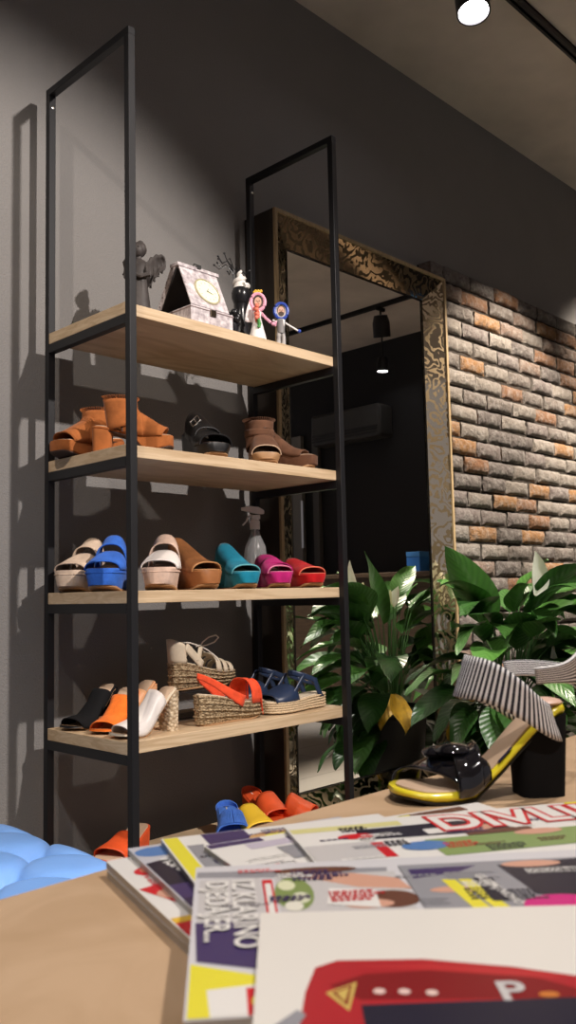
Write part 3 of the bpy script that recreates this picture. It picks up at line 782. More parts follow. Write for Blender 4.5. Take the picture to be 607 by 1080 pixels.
# ------------------------------------------------------------------ ornaments on the top shelf
ZT = SH[4]
t = thing('angel_figurine', 'dark grey angel figurine with wings behind the front post on the top shelf', 'figurine', (.190, -.205, ZT), R(-150))
mres = mat('dark_resin', (.05, .042, .04), .6, var=.25, vscale=30)
m = MB(); m.lathe([(.001, 0), (.042, 0), (.042, .006), (.038, .05), (.031, .11), (.024, .16), (.024, .18), (.030, .20), (.020, .216), (.010, .222), (.009, .232), (.001, .232)], 22, sx=.85)
for k in range(9):
    a = 2 * PI * k / 9
    m.tube([(cos(a) * .036 * .85, sin(a) * .036, .004), (cos(a) * .028 * .85, sin(a) * .028, .10), (cos(a) * .021 * .85, sin(a) * .021, .165)], .0035, 6)
m.build('robe', mres, t)
m = MB(); m.ball((.002, 0, .25), .020, sz=(1, .92, 1.15)); m.ball((.022, 0, .25), .004); m.tube([(.018, -.007, .242), (.020, 0, .240), (.018, .007, .242)], .0015, 5)
for s in (-1, 1): m.ball((.019, s * .008, .255), .003)
m.build('head', mres, t)
m = MB(); m.ball((-.006, 0, .255), .022, sz=(.95, 1.02, 1.1)); m.ball((-.014, 0, .276), .010); m.build('hair', mres, t)
for s in (-1, 1):
    m = MB()
    m.grid(lambda u_, v_: (-.022 - .012 * sin(PI * v_) - .012 * u_, s * (.010 + .058 * u_), .182 + .040 * sin(u_ * 1.9) + (v_ - .62) * .095 * (1 - .55 * u_) * (1 + .10 * cos(22 * u_))), 16, 6)
    for k in range(4):
        uu = .2 + .2 * k
        m.tube([(-.034 - .012 * uu, s * (.010 + .058 * uu), .182 + .040 * sin(uu * 1.9) + (v_ - .62) * .095 * (1 - .55 * uu)) for v_ in (.02, .5, .95)], .0022, 5)
    m.build('wing', mres, t, solid=.004)
    MB().tube([(.002, s * .027, .198), (.012, s * .034, .168), (.028, s * .018, .160), (.034, 0, .166)], [.010, .009, .007, .005], 8).build('arm', mres, t)

# tent shaped trinket chest with clock
mch = mat('printed_paper_box', (.34, .29, .31), .5, col2=(.76, .70, .71), vscale=55, detail=6)
mchd = mat('box_inside', (.015, .012, .012), .8)
t = thing('trinket_box', 'grey paper-covered trinket chest with an open lid and a round clock face', 'box', (.238, -.388, ZT), 0)
bw_, bd_, bh_ = .160, .115, .052
MB().box(0, bw_, 0, bd_, 0, bh_).build('box_base', mch, t, False, bevel=.002)
m = MB()
for z_ in (.004, bh_ - .006):
    m.loop([(-.001, -.001, z_), (bw_ + .001, -.001, z_), (bw_ + .001, bd_, z_), (-.001, bd_, z_)], .0014, 5)
m.build('edge_trim', mat('trim_mauve', (.32, .24, .24), .5), t)
MB().box(.070, .092, -.004, 0, .030, .050).build('latch', mat('dark_brass', (.06, .045, .03), .35, metal=.8), t, False, bevel=.001)
AX, AZ = .064, .186      # ridge
def slab(y0, z0, y1, z1, th, x0=0., x1=bw_):
    d = Vector((0, y1 - y0, z1 - z0)).normalized(); n = Vector((0, -d.z, d.y)) * th
    p = [Vector((x, y0, z0)) for x in (x0, x1)] + [Vector((x, y1, z1)) for x in (x1, x0)]
    return [*p, *[q + n for q in p]], [(0, 1, 2, 3), (7, 6, 5, 4), (0, 4, 5, 1), (1, 5, 6, 2), (2, 6, 7, 3), (3, 7, 4, 0)]
m = MB(); m.add(*slab(.006, bh_ + .001, AX, AZ, .004, .004, bw_ - .012)); m.build('clock_panel', mch, t, False, bevel=.001)
m = MB(); m.add(*slab(.178, .002, AX + .004, AZ - .002, -.020)); m.build('lid_panel', mch, t, False, bevel=.001)
m = MB(); m.add(*slab(.174, .004, AX + .004, AZ - .008, .003)); m.build('lid_lining', mchd, t, False)
m = MB(); m.box(-.003, bw_ - .006, AX - .010, AX + .028, AZ - .004, AZ + .006, T=Matrix.Rotation(0, 4, 'X')); m.build('ridge_strip', mch, t, False, bevel=.001)
m = MB(); m.tube([(.06, AX, AZ + .006), (.062, AX - .004, AZ + .016), (.088, AX - .004, AZ + .016), (.09, AX, AZ + .006)], .002, 6); m.box(.068, .082, AX - .014, AX - .004, AZ + .002, AZ + .010)
m.build('handle', mat('handle_black', (.03, .03, .03), .4), t)
pc = Vector((.084, .031, .112)); tl = math.atan2(AX - .006, AZ - bh_)
T = Matrix.Translation(pc) @ Matrix.Rotation(PI / 2 - tl, 4, 'X')
m = MB(); m.lathe([(.001, -.002), (.044, -.002), (.047, .003), (.046, .007), (.042, .0075), (.0415, .0045), (.001, .0045)], 32, T=T)
m.build('clock_bezel', mat('cream_gold', (.62, .56, .36), .3, metal=.4), t)
m = MB(); m.lathe([(.001, .0046), (.0412, .0046), (.0412, .0058), (.001, .0058)], 32, T=T); m.build('clock_dial', mat('dial', (.84, .86, .62), .35), t)
m = MB()
for k in range(12):
    a = PI * k / 6; m.add([T @ Vector((cos(a) * r_ + sin(a) * w_, sin(a) * r_ - cos(a) * w_, .0062)) for r_, w_ in ((.028, -.0007), (.032, -.0007), (.032, .0007), (.028, .0007))], [(0, 1, 2, 3)])
for a, l_ in ((R(60), .013), (R(-20), .020)):
    m.add([T @ Vector((cos(a) * r_ + sin(a) * w_, sin(a) * r_ - cos(a) * w_, .0068)) for r_, w_ in ((-.003, -.0011), (l_, -.0007), (l_, .0007), (-.003, .0011))], [(0, 1, 2, 3)])
m.build('clock_hands', mat('hand_dark', (.12, .11, .06), .5), t, False, solid=.0004)
m = MB()
for k in range(7):
    m.ball((-.001, lerp(.165, .075, k / 6) + .010, lerp(.02, .170, k / 6) + .008), .0022, n=8)
m.build('nail_head', mat('nail', (.12, .1, .09), .4, metal=.6), t)

# black figurine with a white headpiece and wire branches
mblk = mat('glazed_black', (.012, .012, .014), .25)
mwh = mat('glazed_white', (.80, .76, .72), .35)
t = thing('lady_figurine', 'black figurine with white piled headdress standing behind the bride figurine', 'figurine', (.545, -.265, ZT), R(-110))
m = MB(); m.lathe([(.001, 0), (.045, 0), (.043, .01), (.030, .07), (.018, .125), (.022, .155), (.028, .168), (.018, .182), (.008, .188), (.008, .2), (.001, .2)], 22)
m.build('body', mblk, t)
m = MB(); m.lathe([(.001, .150), (.022, .152), (.029, .170), (.030, .188), (.024, .202), (.001, .204)], 20, sx=1.1); m.build('wide_hair', mblk, t)
m = MB()
pts = []; rs = []
for k in range(40):
    f = k / 39; a = f * 4.2 * PI; rd = .021 * (1 - f) + .002
    pts.append((cos(a) * rd, sin(a) * rd, .205 + .055 * f)); rs.append(.011 * (1 - f * .6))
m.tube(pts, rs, 8); m.lathe([(.001, .2), (.025, .202), (.018, .22), (.006, .25), (.001, .25)], 16)
m.build('headdress', mwh, t)
m = MB(); m.ball((.016, 0, .192), .012); m.ball((.027, 0, .191), .002); m.build('face', mwh, t)
t2 = thing('wire_tree', 'black curled wire branches rising behind the figurines on the top shelf', 'ornament', (.575, -.20, ZT), 0)
m = MB(); m.lathe([(.001, 0), (.03, 0), (.03, .008), (.001, .01)], 18); m.build('base_disc', mblk, t2)
m = MB(); rw = random.Random(5)
m.tube([(0, 0, .008), (.002, 0, .12), (0, 0, .29)], .0022, 6)
for k in range(14):
    a = 2 * PI * k / 14 + rw.uniform(-.2, .2); z0 = .285 + .01 * (k % 3) if k < 9 else .09 + .012 * (k % 4); l_ = rw.uniform(.045, .085)
    p = [(0, 0, z0 - .01), (cos(a) * l_ * .4, sin(a) * l_ * .4, z0 + .018), (cos(a) * l_ * .75, sin(a) * l_ * .75, z0 + .006), (cos(a) * l_, sin(a) * l_, z0 + .024)]
    m.tube(p, .0016, 5); m.ball(p[-1], .0038, n=8)
m.build('branch', mat('black_wire', (.01, .01, .012), .35), t2)
t3 = thing('jewellery_stand', 'low black knobbly ornament between the trinket chest and the bride figurine', 'ornament', (.452, -.330, ZT), 0)
m = MB(); m.lathe([(.001, 0), (.022, 0), (.024, .012), (.015, .03), (.012, .06), (.001, .062)], 16); m.build('stem', mblk, t3)
m = MB()
for k in range(9):
    a = k * 2.4; m.ball((cos(a) * .013, sin(a) * .013, .055 + .004 * k), .012, n=10)
m.build('cluster', mblk, t3)

# bride and groom cake figurines with portrait discs for heads
def portrait(root, c, rz, ring_mat, r=.024, beard=False, hair=(.03, .015, .01), skin=(.62, .36, .26)):
    T = Matrix.Translation(c) @ Matrix.Rotation(rz, 4, 'Z') @ Matrix.Rotation(PI / 2, 4, 'X')
    m = MB(); m.loop([T @ Vector((cos(a) * r * .82, sin(a) * r, 0)) for a in [2 * PI * k / 28 for k in range(28)]], r * .22, 8); m.build('head_ring', ring_mat, root)
    def disc(name, col, cx, cy, rx, ry, z0, z1):
        m = MB(); m.lathe([(.001, z0), (1, z0), (1, z1), (.001, z1)], 22)
        m.v = [tuple(T @ Vector((cx + v[0] * rx, cy + v[1] * ry, v[2]))) for v in m.v]
        return m.build(name, mat(name, col, .5), root)
    disc('portrait_backing', (.55, .5, .45) if beard else (.10, .05, .04), 0, 0, r * .78, r * .95, -.002, .001)
    disc('portrait_hair', hair, 0, r * .12, r * .5, r * .66, .001, .0018)
    disc('portrait_face', skin, 0, 0, r * .42, r * .58, .0018, .0026)
    m = MB()
    for s in (-1, 1):
        q = Matrix.Translation((s * r * .17, r * .10, .003)); m.lathe([(.0002, 0), (r * .07, 0), (r * .07, .0004), (.0002, .0004)], 8, T=T @ q)
    m.tube([T @ Vector((0, r * .08, .003)), T @ Vector((0, -r * .08, .0036))], r * .035, 5)
    m.tube([T @ Vector((-r * .14, -r * .22, .003)), T @ Vector((r * .14, -r * .22, .003))], r * .04, 5)
    m.build('portrait_features', mat('feature', (.10, .03, .025), .6), root)
    if beard: disc('portrait_beard', (.06, .035, .025), 0, -r * .36, r * .36, r * .28, .0026, .0032)
hd = R(-40)
t = thing('bride_figurine', 'small bride figurine with pink ring head, yellow crown and white dress', 'figurine', (.508, -.378, ZT), 0)
mpk = mat('pink_clay', (.78, .36, .48), .5); mwc = mat('white_clay', (.86, .82, .80), .5)
MB().lathe([(.001, 0), (.027, 0), (.027, .006), (.017, .045), (.011, .072), (.013, .086), (.009, .095), (.001, .096)], 22).build('dress', mwc, t)
portrait(t, (0, -.004, .120), hd, mpk, .026)
m = MB(); 
for k in range(6):
    m.ball(((k - 2.5) * .0042 * cos(hd), (k - 2.5) * .0042 * sin(hd) - .004, .151 + .004 * (k % 2)), .0045, n=8)
m.build('crown', mat('yellow_clay', (.85, .5, .05), .5), t)
m = MB(); m.tube([(.009, -.006, .088), (.022, -.014, .072), (.036, -.022, .058)], [.005, .0045, .005], 8); m.ball((.043, -.027, .054), .008, sz=(1.1, .8, .8))
for k in range(5):
    m.tube([(.043, -.027, .054), (.050 + .001 * k, -.031, .048 + .004 * k)], .002, 5)
m.build('arm', mpk, t)
m = MB(); m.tube([(-.009, -.004, .088), (-.02, -.012, .07), (-.012, -.022, .062)], [.005, .0045, .005], 8); m.build('arm', mpk, t)
m = MB(); rw = random.Random(2)
for k in range(16):
    m.ball((-.020 + rw.uniform(-.006, .006), -.018 + rw.uniform(-.006, .006), .058 + .045 * k / 16), .0065, n=8)
m.build('bouquet', mat('coral_clay', (.80, .20, .13), .55), t)
m = MB(); m.tube([(-.018, -.022, .060), (-.012, -.022, .045), (-.014, -.020, .034)], .0055, 7); m.build('bouquet_leaves', mat('green_clay', (.07, .3, .06), .55), t)
m = MB(); m.grid(lambda u_, v_: (-.012 - .030 * sin(u_ * 1.5) * (1 - .3 * v_) + .04 * v_ * u_, .012 + .012 * sin(v_ * 8) * u_ * .3 - .002, .142 - .088 * u_), 8, 10); m.build('veil', mat('veil', (.75, .68, .68), .6), t, solid=.001)
t = thing('groom_figurine', 'small groom figurine with blue ring head and grey suit', 'figurine', (.606, -.382, ZT), 0)
mgy = mat('grey_clay', (.22, .21, .21), .5); mbl = mat('blue_clay', (.03, .07, .38), .4)
m = MB()
for s in (-1, 1): m.tube([(s * .007, s * -.004, 0), (s * .007, s * -.004, .03), (s * .004, s * -.002, .045)], [.0075, .007, .008], 10)
m.build('trousers', mat('light_grey_clay', (.42, .40, .39), .5), t)
MB().lathe([(.001, .040), (.012, .040), (.013, .06), (.016, .078), (.010, .086), (.001, .087)], 18).build('jacket', mgy, t)
m = MB(); m.add([(-.006, -.0145, .082), (.004, -.0155, .082), (-.001, -.0145, .060)], [(0, 1, 2)]); m.build('shirt_front', mwc, t, False, solid=.002)
portrait(t, (0, -.003, .112), hd, mbl, .025, True)
m = MB(); m.tube([(.012, -.005, .077), (.035, -.010, .068), (.062, -.016, .058)], .0032, 8); m.build('arm', mwc, t)
m = MB(); m.ball((.066, -.017, .057), .0065); m.build('hand', mbl, t)
m = MB(); m.tube([(-.012, .003, .077), (-.026, .0, .074), (-.038, -.006, .074)], .003, 8); m.build('arm', mwc, t)

# ------------------------------------------------------------------ ottoman
ot = thing('tufted_ottoman', 'low square ottoman in bright blue tufted leather left of the shelving unit', 'ottoman', (-.765, -.80, 0))
mo = mat('blue_leather', (.15, .31, .66), .36, var=.06, vscale=6, bump=.05, bscale=200)
S2 = .49; N_ = 60
bts = []
for i in range(-3, 4):
    for j in range(-3, 4):
        bts.append((i * .24, j * .24)); bts.append((i * .24 + .12, j * .24 + .12))
def seat(u_, v_):
    x = lerp(-S2, S2, u_); y = lerp(-S2, S2, v_)
    # pillow dome + diamond tufts
    dmin = min(math.hypot(x - a, y - b_) for a, b_ in bts)
    f1 = abs((((x + y) / .24) % 1) - .5) * 2; f2 = abs((((x - y) / .24) % 1) - .5) * 2
    cre = max(f1, f2)
    e = min(S2 - abs(x), S2 - abs(y))
    edge = math.sqrt(clamp(e / .09)) if e < .09 else 1
    edge = .82 * math.sqrt(max(0, 1 - (1 - clamp(e / .09)) ** 2)) + .18 * smooth(e / .3)
    z_ = .355 + .108 * edge - (.010 * cre ** 16 + .009 * cre ** 4 + .028 * math.exp(-(dmin / .035) ** 2)) * clamp(e / .05)
    k = 1
    if abs(x) > S2 - .06 and abs(y) > S2 - .06: pass
    return (x, y, z_)
m = MB(); m.grid(seat, N_ * 2, N_ * 2); m.build('tufted_seat', mo, ot, ang=80)
MB().box(-S2, S2, -S2, S2, .06, .362).build('upholstered_base', mo, ot, bevel=.015)
m = MB()
for a, b_ in bts:
    if abs(a) < S2 - .02 and abs(b_) < S2 - .02: m.ball((a, b_, .424), .011, n=10, sz=(1, 1, .5))
m.build('button', mo, ot)
for a in (-1, 1):
    for b_ in (-1, 1):
        MB().lathe([(.001, 0), (.018, 0), (.026, .06), (.001, .06)], 14, o=(a * .40, b_ * .40, 0)).build('leg', M['black'], ot)

# ------------------------------------------------------------------ table
tb = thing('display_table', 'pale wood table in the foreground covered with magazines', 'table', (-.40, -2.04, 0))
TZ = .70
MB().box(-.90, .72, -.40, .45, TZ - .03, TZ).build('table_top', M['table_wood'], tb, False, bevel=.003)
for a in (-.82, .64):
    for b_ in (-.33, .38):
        MB().box(a - .025, a + .025, b_ - .025, b_ + .025, 0, TZ - .0305).build('leg', M['black_metal'], tb, False, bevel=.002)
MB().box(-.79, .61, -.34, .39, TZ - .075, TZ - .0305).build('apron', M['table_wood'], tb, False)

# ------------------------------------------------------------------ magazines
PAL = {}
def pm(col, gl=.25):
    k = tuple(col)
    if k not in PAL: PAL[k] = mat('print_%d' % len(PAL), col, gl, spec=.5)
    return PAL[k]
mpage = mat('magazine_pages', (.62, .60, .58), .6, stretch=(1, 1, 60), var=.12, vscale=40)
def magazine(label, c, ang, lu, lv, ztop, th, bg, shapes, texts=(), group='magazines on the table', clut=26):
    """c = far-left corner; u along ang, v = towards the reader (clockwise)"""
    t = thing('magazine', label, 'magazine', (c[0], c[1], ztop - th), R(ang), group)
    # local x = u, local -y = v
    m = MB(); m.box(0, lu, -lv, 0, .0, th - .0006); m.build('pages', mpage, t, False)
    cols = [bg]; pr = MB(); pr.box(-.0004, lu + .0004, -lv - .0004, .0004, th - .0006, th - .0001)
    for k, (col, poly) in enumerate(shapes):
        if col not in cols: cols.append(col)
        poly = [(clamp(x, .001, lu - .001), clamp(y, .001, lv - .001)) for x, y in poly]
        z_ = th + .00004 * (k + 1)
        pr.add([(x, -y, z_) for x, y in poly], [tuple(range(len(poly)))], cols.index(col))
    rc = random.Random(int(lu * 1000 * ang) % 997)
    if clut:
        base_n = len(shapes)
        for q in range(clut):
            x0, y0 = rc.uniform(.01, lu - .05), rc.uniform(.008, lv - .03); wd = rc.uniform(.012, .04); col = rc.choice([DK, WH, PU, RED, LG, HB, WH, GY])
            if col not in cols: cols.append(col)
            nl = rc.choice([1, 2, 3, 4]); hh = rc.uniform(.0014, .0035)
            for l in range(nl):
                yy = y0 + l * hh * 1.7; w2 = wd * rc.uniform(.6, 1); z_ = th + .00004 * (base_n + 1) + .000002 * q
                xx = x0
                while xx < x0 + w2:     # a broken line, like a row of small letters
                    ww = rc.uniform(.0015, .005)
                    pr.add([(xx, -yy, z_), (xx + ww, -yy, z_), (xx + ww, -yy - hh, z_), (xx, -yy - hh, z_)], [(0, 1, 2, 3)], cols.index(col)); xx += ww + .0010
    pr.build('cover', [pm(c_) for c_ in cols], t, False)
    for q_, (s, x, y, size, rot, col, shear, *of) in enumerate(texts):
        cu = bpy.data.curves.new('lettering', 'FONT'); cu.body = s; cu.size = size; cu.offset = size * (of[0] if of else .02); cu.extrude = .00004
        o = bpy.data.objects.new('lettering', cu)
        me = bpy.data.meshes.new_from_object(o); bpy.data.objects.remove(o)
        me.materials.clear(); me.materials.append(pm(col))
        o = bpy.data.objects.new('lettering', me); C.objects.link(o); o.parent = t
        o.location = (x, -y, th + .00004 * (len(shapes) + 3 + 3 * q_)); o.rotation_euler = (0, 0, R(rot)); o.scale = (1, shear, 1)
    return t
def ell(cx, cy, rx, ry, n=18, a=0.):
    return [(cx + rx * cos(2 * PI * k / n) * cos(a) - ry * sin(2 * PI * k / n) * sin(a), cy + rx * cos(2 * PI * k / n) * sin(a) + ry * sin(2 * PI * k / n) * cos(a)) for k in range(n)]
def rect(x0, x1, y0, y1): return [(x0, y0), (x1, y0), (x1, y1), (x0, y1)]
WH = (.80, .78, .75); RED = (.62, .02, .03); DK = (.02, .018, .035); PU = (.06, .04, .13); YE = (.80, .72, .05); SK = (.66, .36, .26); HB = (.14, .055, .035)
GY = (.30, .30, .33); PK = (.62, .02, .22); BLu = (.10, .22, .50); GR = (.24, .34, .12); LG = (.58, .56, .56); DR = (.22, .012, .015); BAG = (.42, .022, .03)
# bottom fan of magazines at the left
magazine('magazine at the bottom of the fan, mostly covered', (-.8695, -1.6136), -17.5, .21, .275, .7062, .006, LG, [(DK, rect(0, .05, .03, .2))])
magazine('magazine with red and orange lettering at the left of the fan', (-.8672, -1.6087), -17.8, .21, .28, .7125, .006, WH,
    [(RED, ell(.030, .045, .020, .014)), ((.75, .25, .15), ell(.028, .042, .012, .009)), (RED, [(.0, .085), (.05, .07), (.05, .13), (.02, .135)]), (SK, ell(.022, .105, .013, .012)), (RED, rect(.0, .08, .165, .20)), ((.8, .5, .05), rect(0, .03, .155, .165))])
magazine('magazine with white lettering on dark blue in the fan', (-.8452, -1.6094), -19.8, .21, .28, .7180, .0053, (.55, .55, .6),
    [(BLu, ell(.02, .02, .02, .014)), (DK, [(.0, .05), (.07, .03), (.08, .15), (.0, .16)]), (PU, rect(.0, .03, .11, .17))],
    [('VISKA BAR', .012, .04, .020, -80, WH, 1)])
magazine('magazine with a bright yellow spine band in the fan', (-.8201, -1.6236), -26, .21, .28, .7232, .005, WH,
    [(YE, rect(0, .014, 0, .28)), (PU, rect(.035, .075, .0, .035)), (GY, rect(.016, .03, .03, .2)), ((.6, .35, .15), ell(.10, .030, .028, .016)), (YE, ell(.10, .030, .014, .008))])
magazine('open magazine with a pizza photo lying under the front ones', (-.8198, -1.6815), -19.3, .285, .21, .7280, .0046, WH,
    [(PU, rect(0, .05, 0, .012)), ((.55, .5, .6), rect(.03, .12, .014, .03)), (PU, rect(.07, .10, .010, .024)), (HB, rect(.19, .26, .004, .018)), (RED, rect(.13, .14, .02, .06)), (SK, ell(.17, .05, .03, .01)), (YE, rect(.15, .2, .006, .012)), (GY, rect(.05, .11, .035, .07))])
magazine('celebrity magazine with a large white and red masthead', (-.7471, -1.7043), -32.3, .285, .215, .7325, .0044, WH,
    [((.70, .66, .3), rect(.0, .10, .012, .026)), (DK, [(.055, .030), (.15, .028), (.18, .048), (.19, .07), (.05, .06)]), (RED, ell(.05, .048, .016, .008)), (SK, ell(.155, .052, .018, .010)), (WH, rect(.11, .13, .045, .06)),
     (GR, rect(.10, .285, .075, .12)), (LG, rect(.0, .06, .065, .11)), (RED, rect(.055, .065, .07, .11)), (BLu, ell(.095, .09, .02, .012)), (HB, rect(.14, .20, .062, .074)), (SK, ell(.2, .08, .022, .008)), (YE, rect(.270, .285, 0, .1))],
    [('DIVLJIN', .124, .054, .060, 0, RED, 1.05, .07), ('DIVLJIN', .124, .054, .060, 0, WH, 1.05, .015)])
magazine('glossy magazine with a wedding photo and a yellow band', (-.8823, -1.7473), -41, .288, .23, .7380, .0053, (.66, .65, .68),
    [(GY, [(.0, .012), (.137, .020), (.133, .041), (.0, .024)]), (LG, rect(.003, .045, .03, .11)), (PU, [(.002, .109), (.045, .110), (.046, .182), (.004, .165)]), (YE, [(.0, .168), (.05, .193), (.05, .23), (.0, .23)]),
     (WH, [(.010, .20), (.045, .195), (.045, .23), (.012, .23)]), (RED, rect(.030, .045, .2, .23)), (YE, ell(.038, .215, .006, .008)),
     (LG, rect(.055, .14, .030, .108)), (SK, [(.062, .028), (.11, .030), (.140, .045), (.145, .068), (.11, .060), (.09, .045)]), (HB, ell(.085, .020, .03, .007)), (HB, ell(.128, .085, .018, .016)), (SK, ell(.112, .092, .016, .008)),
     ((.22, .30, .10), ell(.066, .066, .013, .032)), ((.72, .74, .5), ell(.062, .050, .006, .010)), ((.72, .74, .55), ell(.070, .075, .006, .010)), ((.78, .76, .66), ell(.064, .090, .006, .009)),
     (WH, [(.09, .06), (.12, .068), (.118, .10), (.085, .09)]), (RED, rect(.046, .053, .037, .135)), (WH, rect(.0475, .0515, .045, .125)),
     (GY, rect(.145, .285, .02, .23)), (PU, [(.15, .03), (.20, .028), (.185, .04), (.15, .05)]), (DK, [(.215, .03), (.284, .022), (.280, .115), (.222, .092)]), (SK, ell(.24, .03, .022, .007)), (SK, ell(.175, .075, .02, .006)),
     (YE, [(.168, .055), (.177, .056), (.186, .118), (.175, .117)]), (YE, [(.179, .056), (.188, .057), (.198, .118), (.188, .118)]), (DK, rect(.19, .203, .055, .1)), (PK, ell(.232, .112, .026, .018)), (PU, rect(.2, .285, .13, .2))],
    [('DJEDAJER...', .008, .036, .0215, -90, WH, 1.0), ('IZ KLARINO', .0255, .036, .0215, -90, WH, 1.0), ('GLEDAJ NOVO', .192, .05, .009, -80, WH, 1)])
magazine('white magazine on top of the pile with a red handbag on its cover', (-.9242, -1.8593), -45.2, .28, .21, .7432, .005, (.78, .75, .70),
    [(BAG, [(.016, .21), (.020, .146), (.024, .107), (.030, .079), (.042, .071), (.087, .072), (.131, .084), (.162, .097), (.176, .122), (.18, .21)]),
     (DR, [(.036, .100), (.055, .088), (.096, .085), (.138, .096), (.158, .112), (.150, .120), (.05, .116)]), ((.50, .03, .035), [(.050, .079), (.09, .078), (.14, .090), (.155, .098), (.14, .097), (.09, .086)]),
     ((.62, .45, .12), [(.034, .108), (.050, .097), (.044, .127)]), (DR, [(.037, .108), (.0475, .1), (.0435, .122)]), ((.62, .45, .12), [(.039, .108), (.046, .103), (.0425, .118)]),
     ((.8, .6, .55), ell(.060, .108, .003, .003)), ((.8, .6, .55), ell(.072, .109, .003, .003)), ((.8, .6, .55), ell(.085, .111, .003, .003)), ((.6, .2, .04), ell(.140, .116, .005, .003)),
     (DK, [(.050, .122), (.28, .117), (.28, .15), (.050, .15)]), (GY, [(.0, .15), (.02, .125), (.024, .13), (.012, .16)])],
    [('P', .116, .121, .028, 0, LG, 1)], clut=0)
# raised cord on that cover is printed: pale loop
# ------------------------------------------------------------------ sandal on the table
HX = (-.345, -1.762); yawS = 141.0
def table_sandal():
    sh = Sh(.206, .084, .100, .012, ROUND, ball=.60, side=-1)
    sh.toe_up = .004
    r = thing('heeled_sandal', 'black and yellow high-heeled sandal with striped ankle strap on the table', 'shoe', (HX[0], HX[1], TZ), R(yawS))
    spring = lambda t: .008 * smooth((t - .75) / .25)
    base_bot = lambda t: lerp(sh.top(t) - .010, .003 + spring(t), smooth((t - .50) / .14))
    m = MB(); sh.loft(m, lambda t: sh.top(t) + .001, base_bot, rnd=.005); m.build('sole', M['rim_yellow'], r, ang=70)
    m = MB(); sh.loft(m, lambda t: base_bot(t) + .0005, lambda t: max(0, base_bot(t) - .003), grow=-.001, rnd=.001); m.build('outsole', M['black_leather'], r)
    m = MB(); sh.loft(m, lambda t: sh.top(t) + .0028, lambda t: sh.top(t) - .002, grow=-.007, rnd=.001); m.build('insole', M['insole'], r)
    block_heel(sh, r, 'black_suede', .29, .88, flare=.002)
    # heel cup pad
    m = MB(); m.ball((.020, 0, .104), .020, sz=(1, 1.1, .25)); m.build('heel_pad', mat('pad_pink', (.70, .46, .36), .4), r)
    # label
    m = MB(); q = [(.070, -.012), (.086, -.012), (.086, .024), (.070, .024)]
    zf = lambda x: sh.top(x / sh.L) + .0034
    m.add([(x, y, zf(x)) for x, y in q], [(0, 1, 2, 3)], 0)
    for k in range(8):
        y0 = -.010 + k * .0036; h_ = .0022 if k in (0, 4) else .0014
        m.add([(x, y, zf(x) + .0006) for x, y in ((.078 - h_, y0), (.078 + h_, y0), (.078 + h_, y0 + .0022), (.078 - h_, y0 + .0022))], [(0, 1, 2, 3)], 1)
    m.build('label_patch', [M['label'], M['label_white']], r, False, solid=.0004)
    # crossed patent toe straps with knot
    m = MB(); sh.arch(m, .62, .80, .036, .020, n=8, m=24, skew=-.15, puff=.0025, e=.8)
    m.build('toe_strap', M['patent'], r, solid=.003)
    m = MB(); sh.arch(m, .50, .65, .036, .036, n=8, m=24, skew=.02, puff=.0045, e=.8)
    m.build('toe_strap', M['patent'], r, solid=.003)
    m = MB(); cx_, cy_ = .63 * sh.L, sh.c(.7) - .004
    m.ball((cx_, cy_, .052), .019, sz=(1.15, 1.2, .42), n=20); m.ball((cx_ + .016, cy_ - .012, .048), .014, sz=(1.2, 1.2, .5), n=16)
    m.build('knot', M['patent'], r)
    # striped ankle strap: closed loop leaning forward
    Ls = [0]
    def an(u_, v_):
        a = lerp(-.80 * PI, .80 * PI, v_)          # 0 = front of ankle
        ca, sa = cos(a), sin(a)
        x = .060 + ca * (.060 if ca > 0 else .052); y = -sa * .0415
        f = smooth((ca + 1) / 2)
        zc = .082 + .055 * f; wd = lerp(.042, .046, f)
        return (x - (u_ - .5) * .016 * ca, y * (1 + .06 * (1 - f)), zc + (u_ - .5) * wd)
    m = MB(); m.grid(an, 6, 64, uvf=lambda u_, v_: (v_ * .31 + u_ * .004, u_)); m.build('ankle_strap', [M['stripes'], M['black_leather']], r, solid=.003, offset=-1)
    for k in (-1, 1): pass
    # wide back strap rising behind the heel
    def bk(u_, v_):
        a = lerp(-1.9, 1.9, v_) + PI; ca, sa = cos(a), sin(a)
        x = .030 + ca * .050; y = -sa * .046
        pk = math.exp(-((v_ - .62) / .16) ** 2)
        return (x + ca * .012 * u_, y * (1 + .12 * u_), .118 + u_ * (.018 + .038 * pk) + .012 * abs(sa))
    m = MB(); m.grid(bk, 8, 50, uvf=lambda u_, v_: (u_ * .05 + v_ * .002, v_)); m.build('back_strap', M['stripes'], r, solid=.003)
table_sandal()

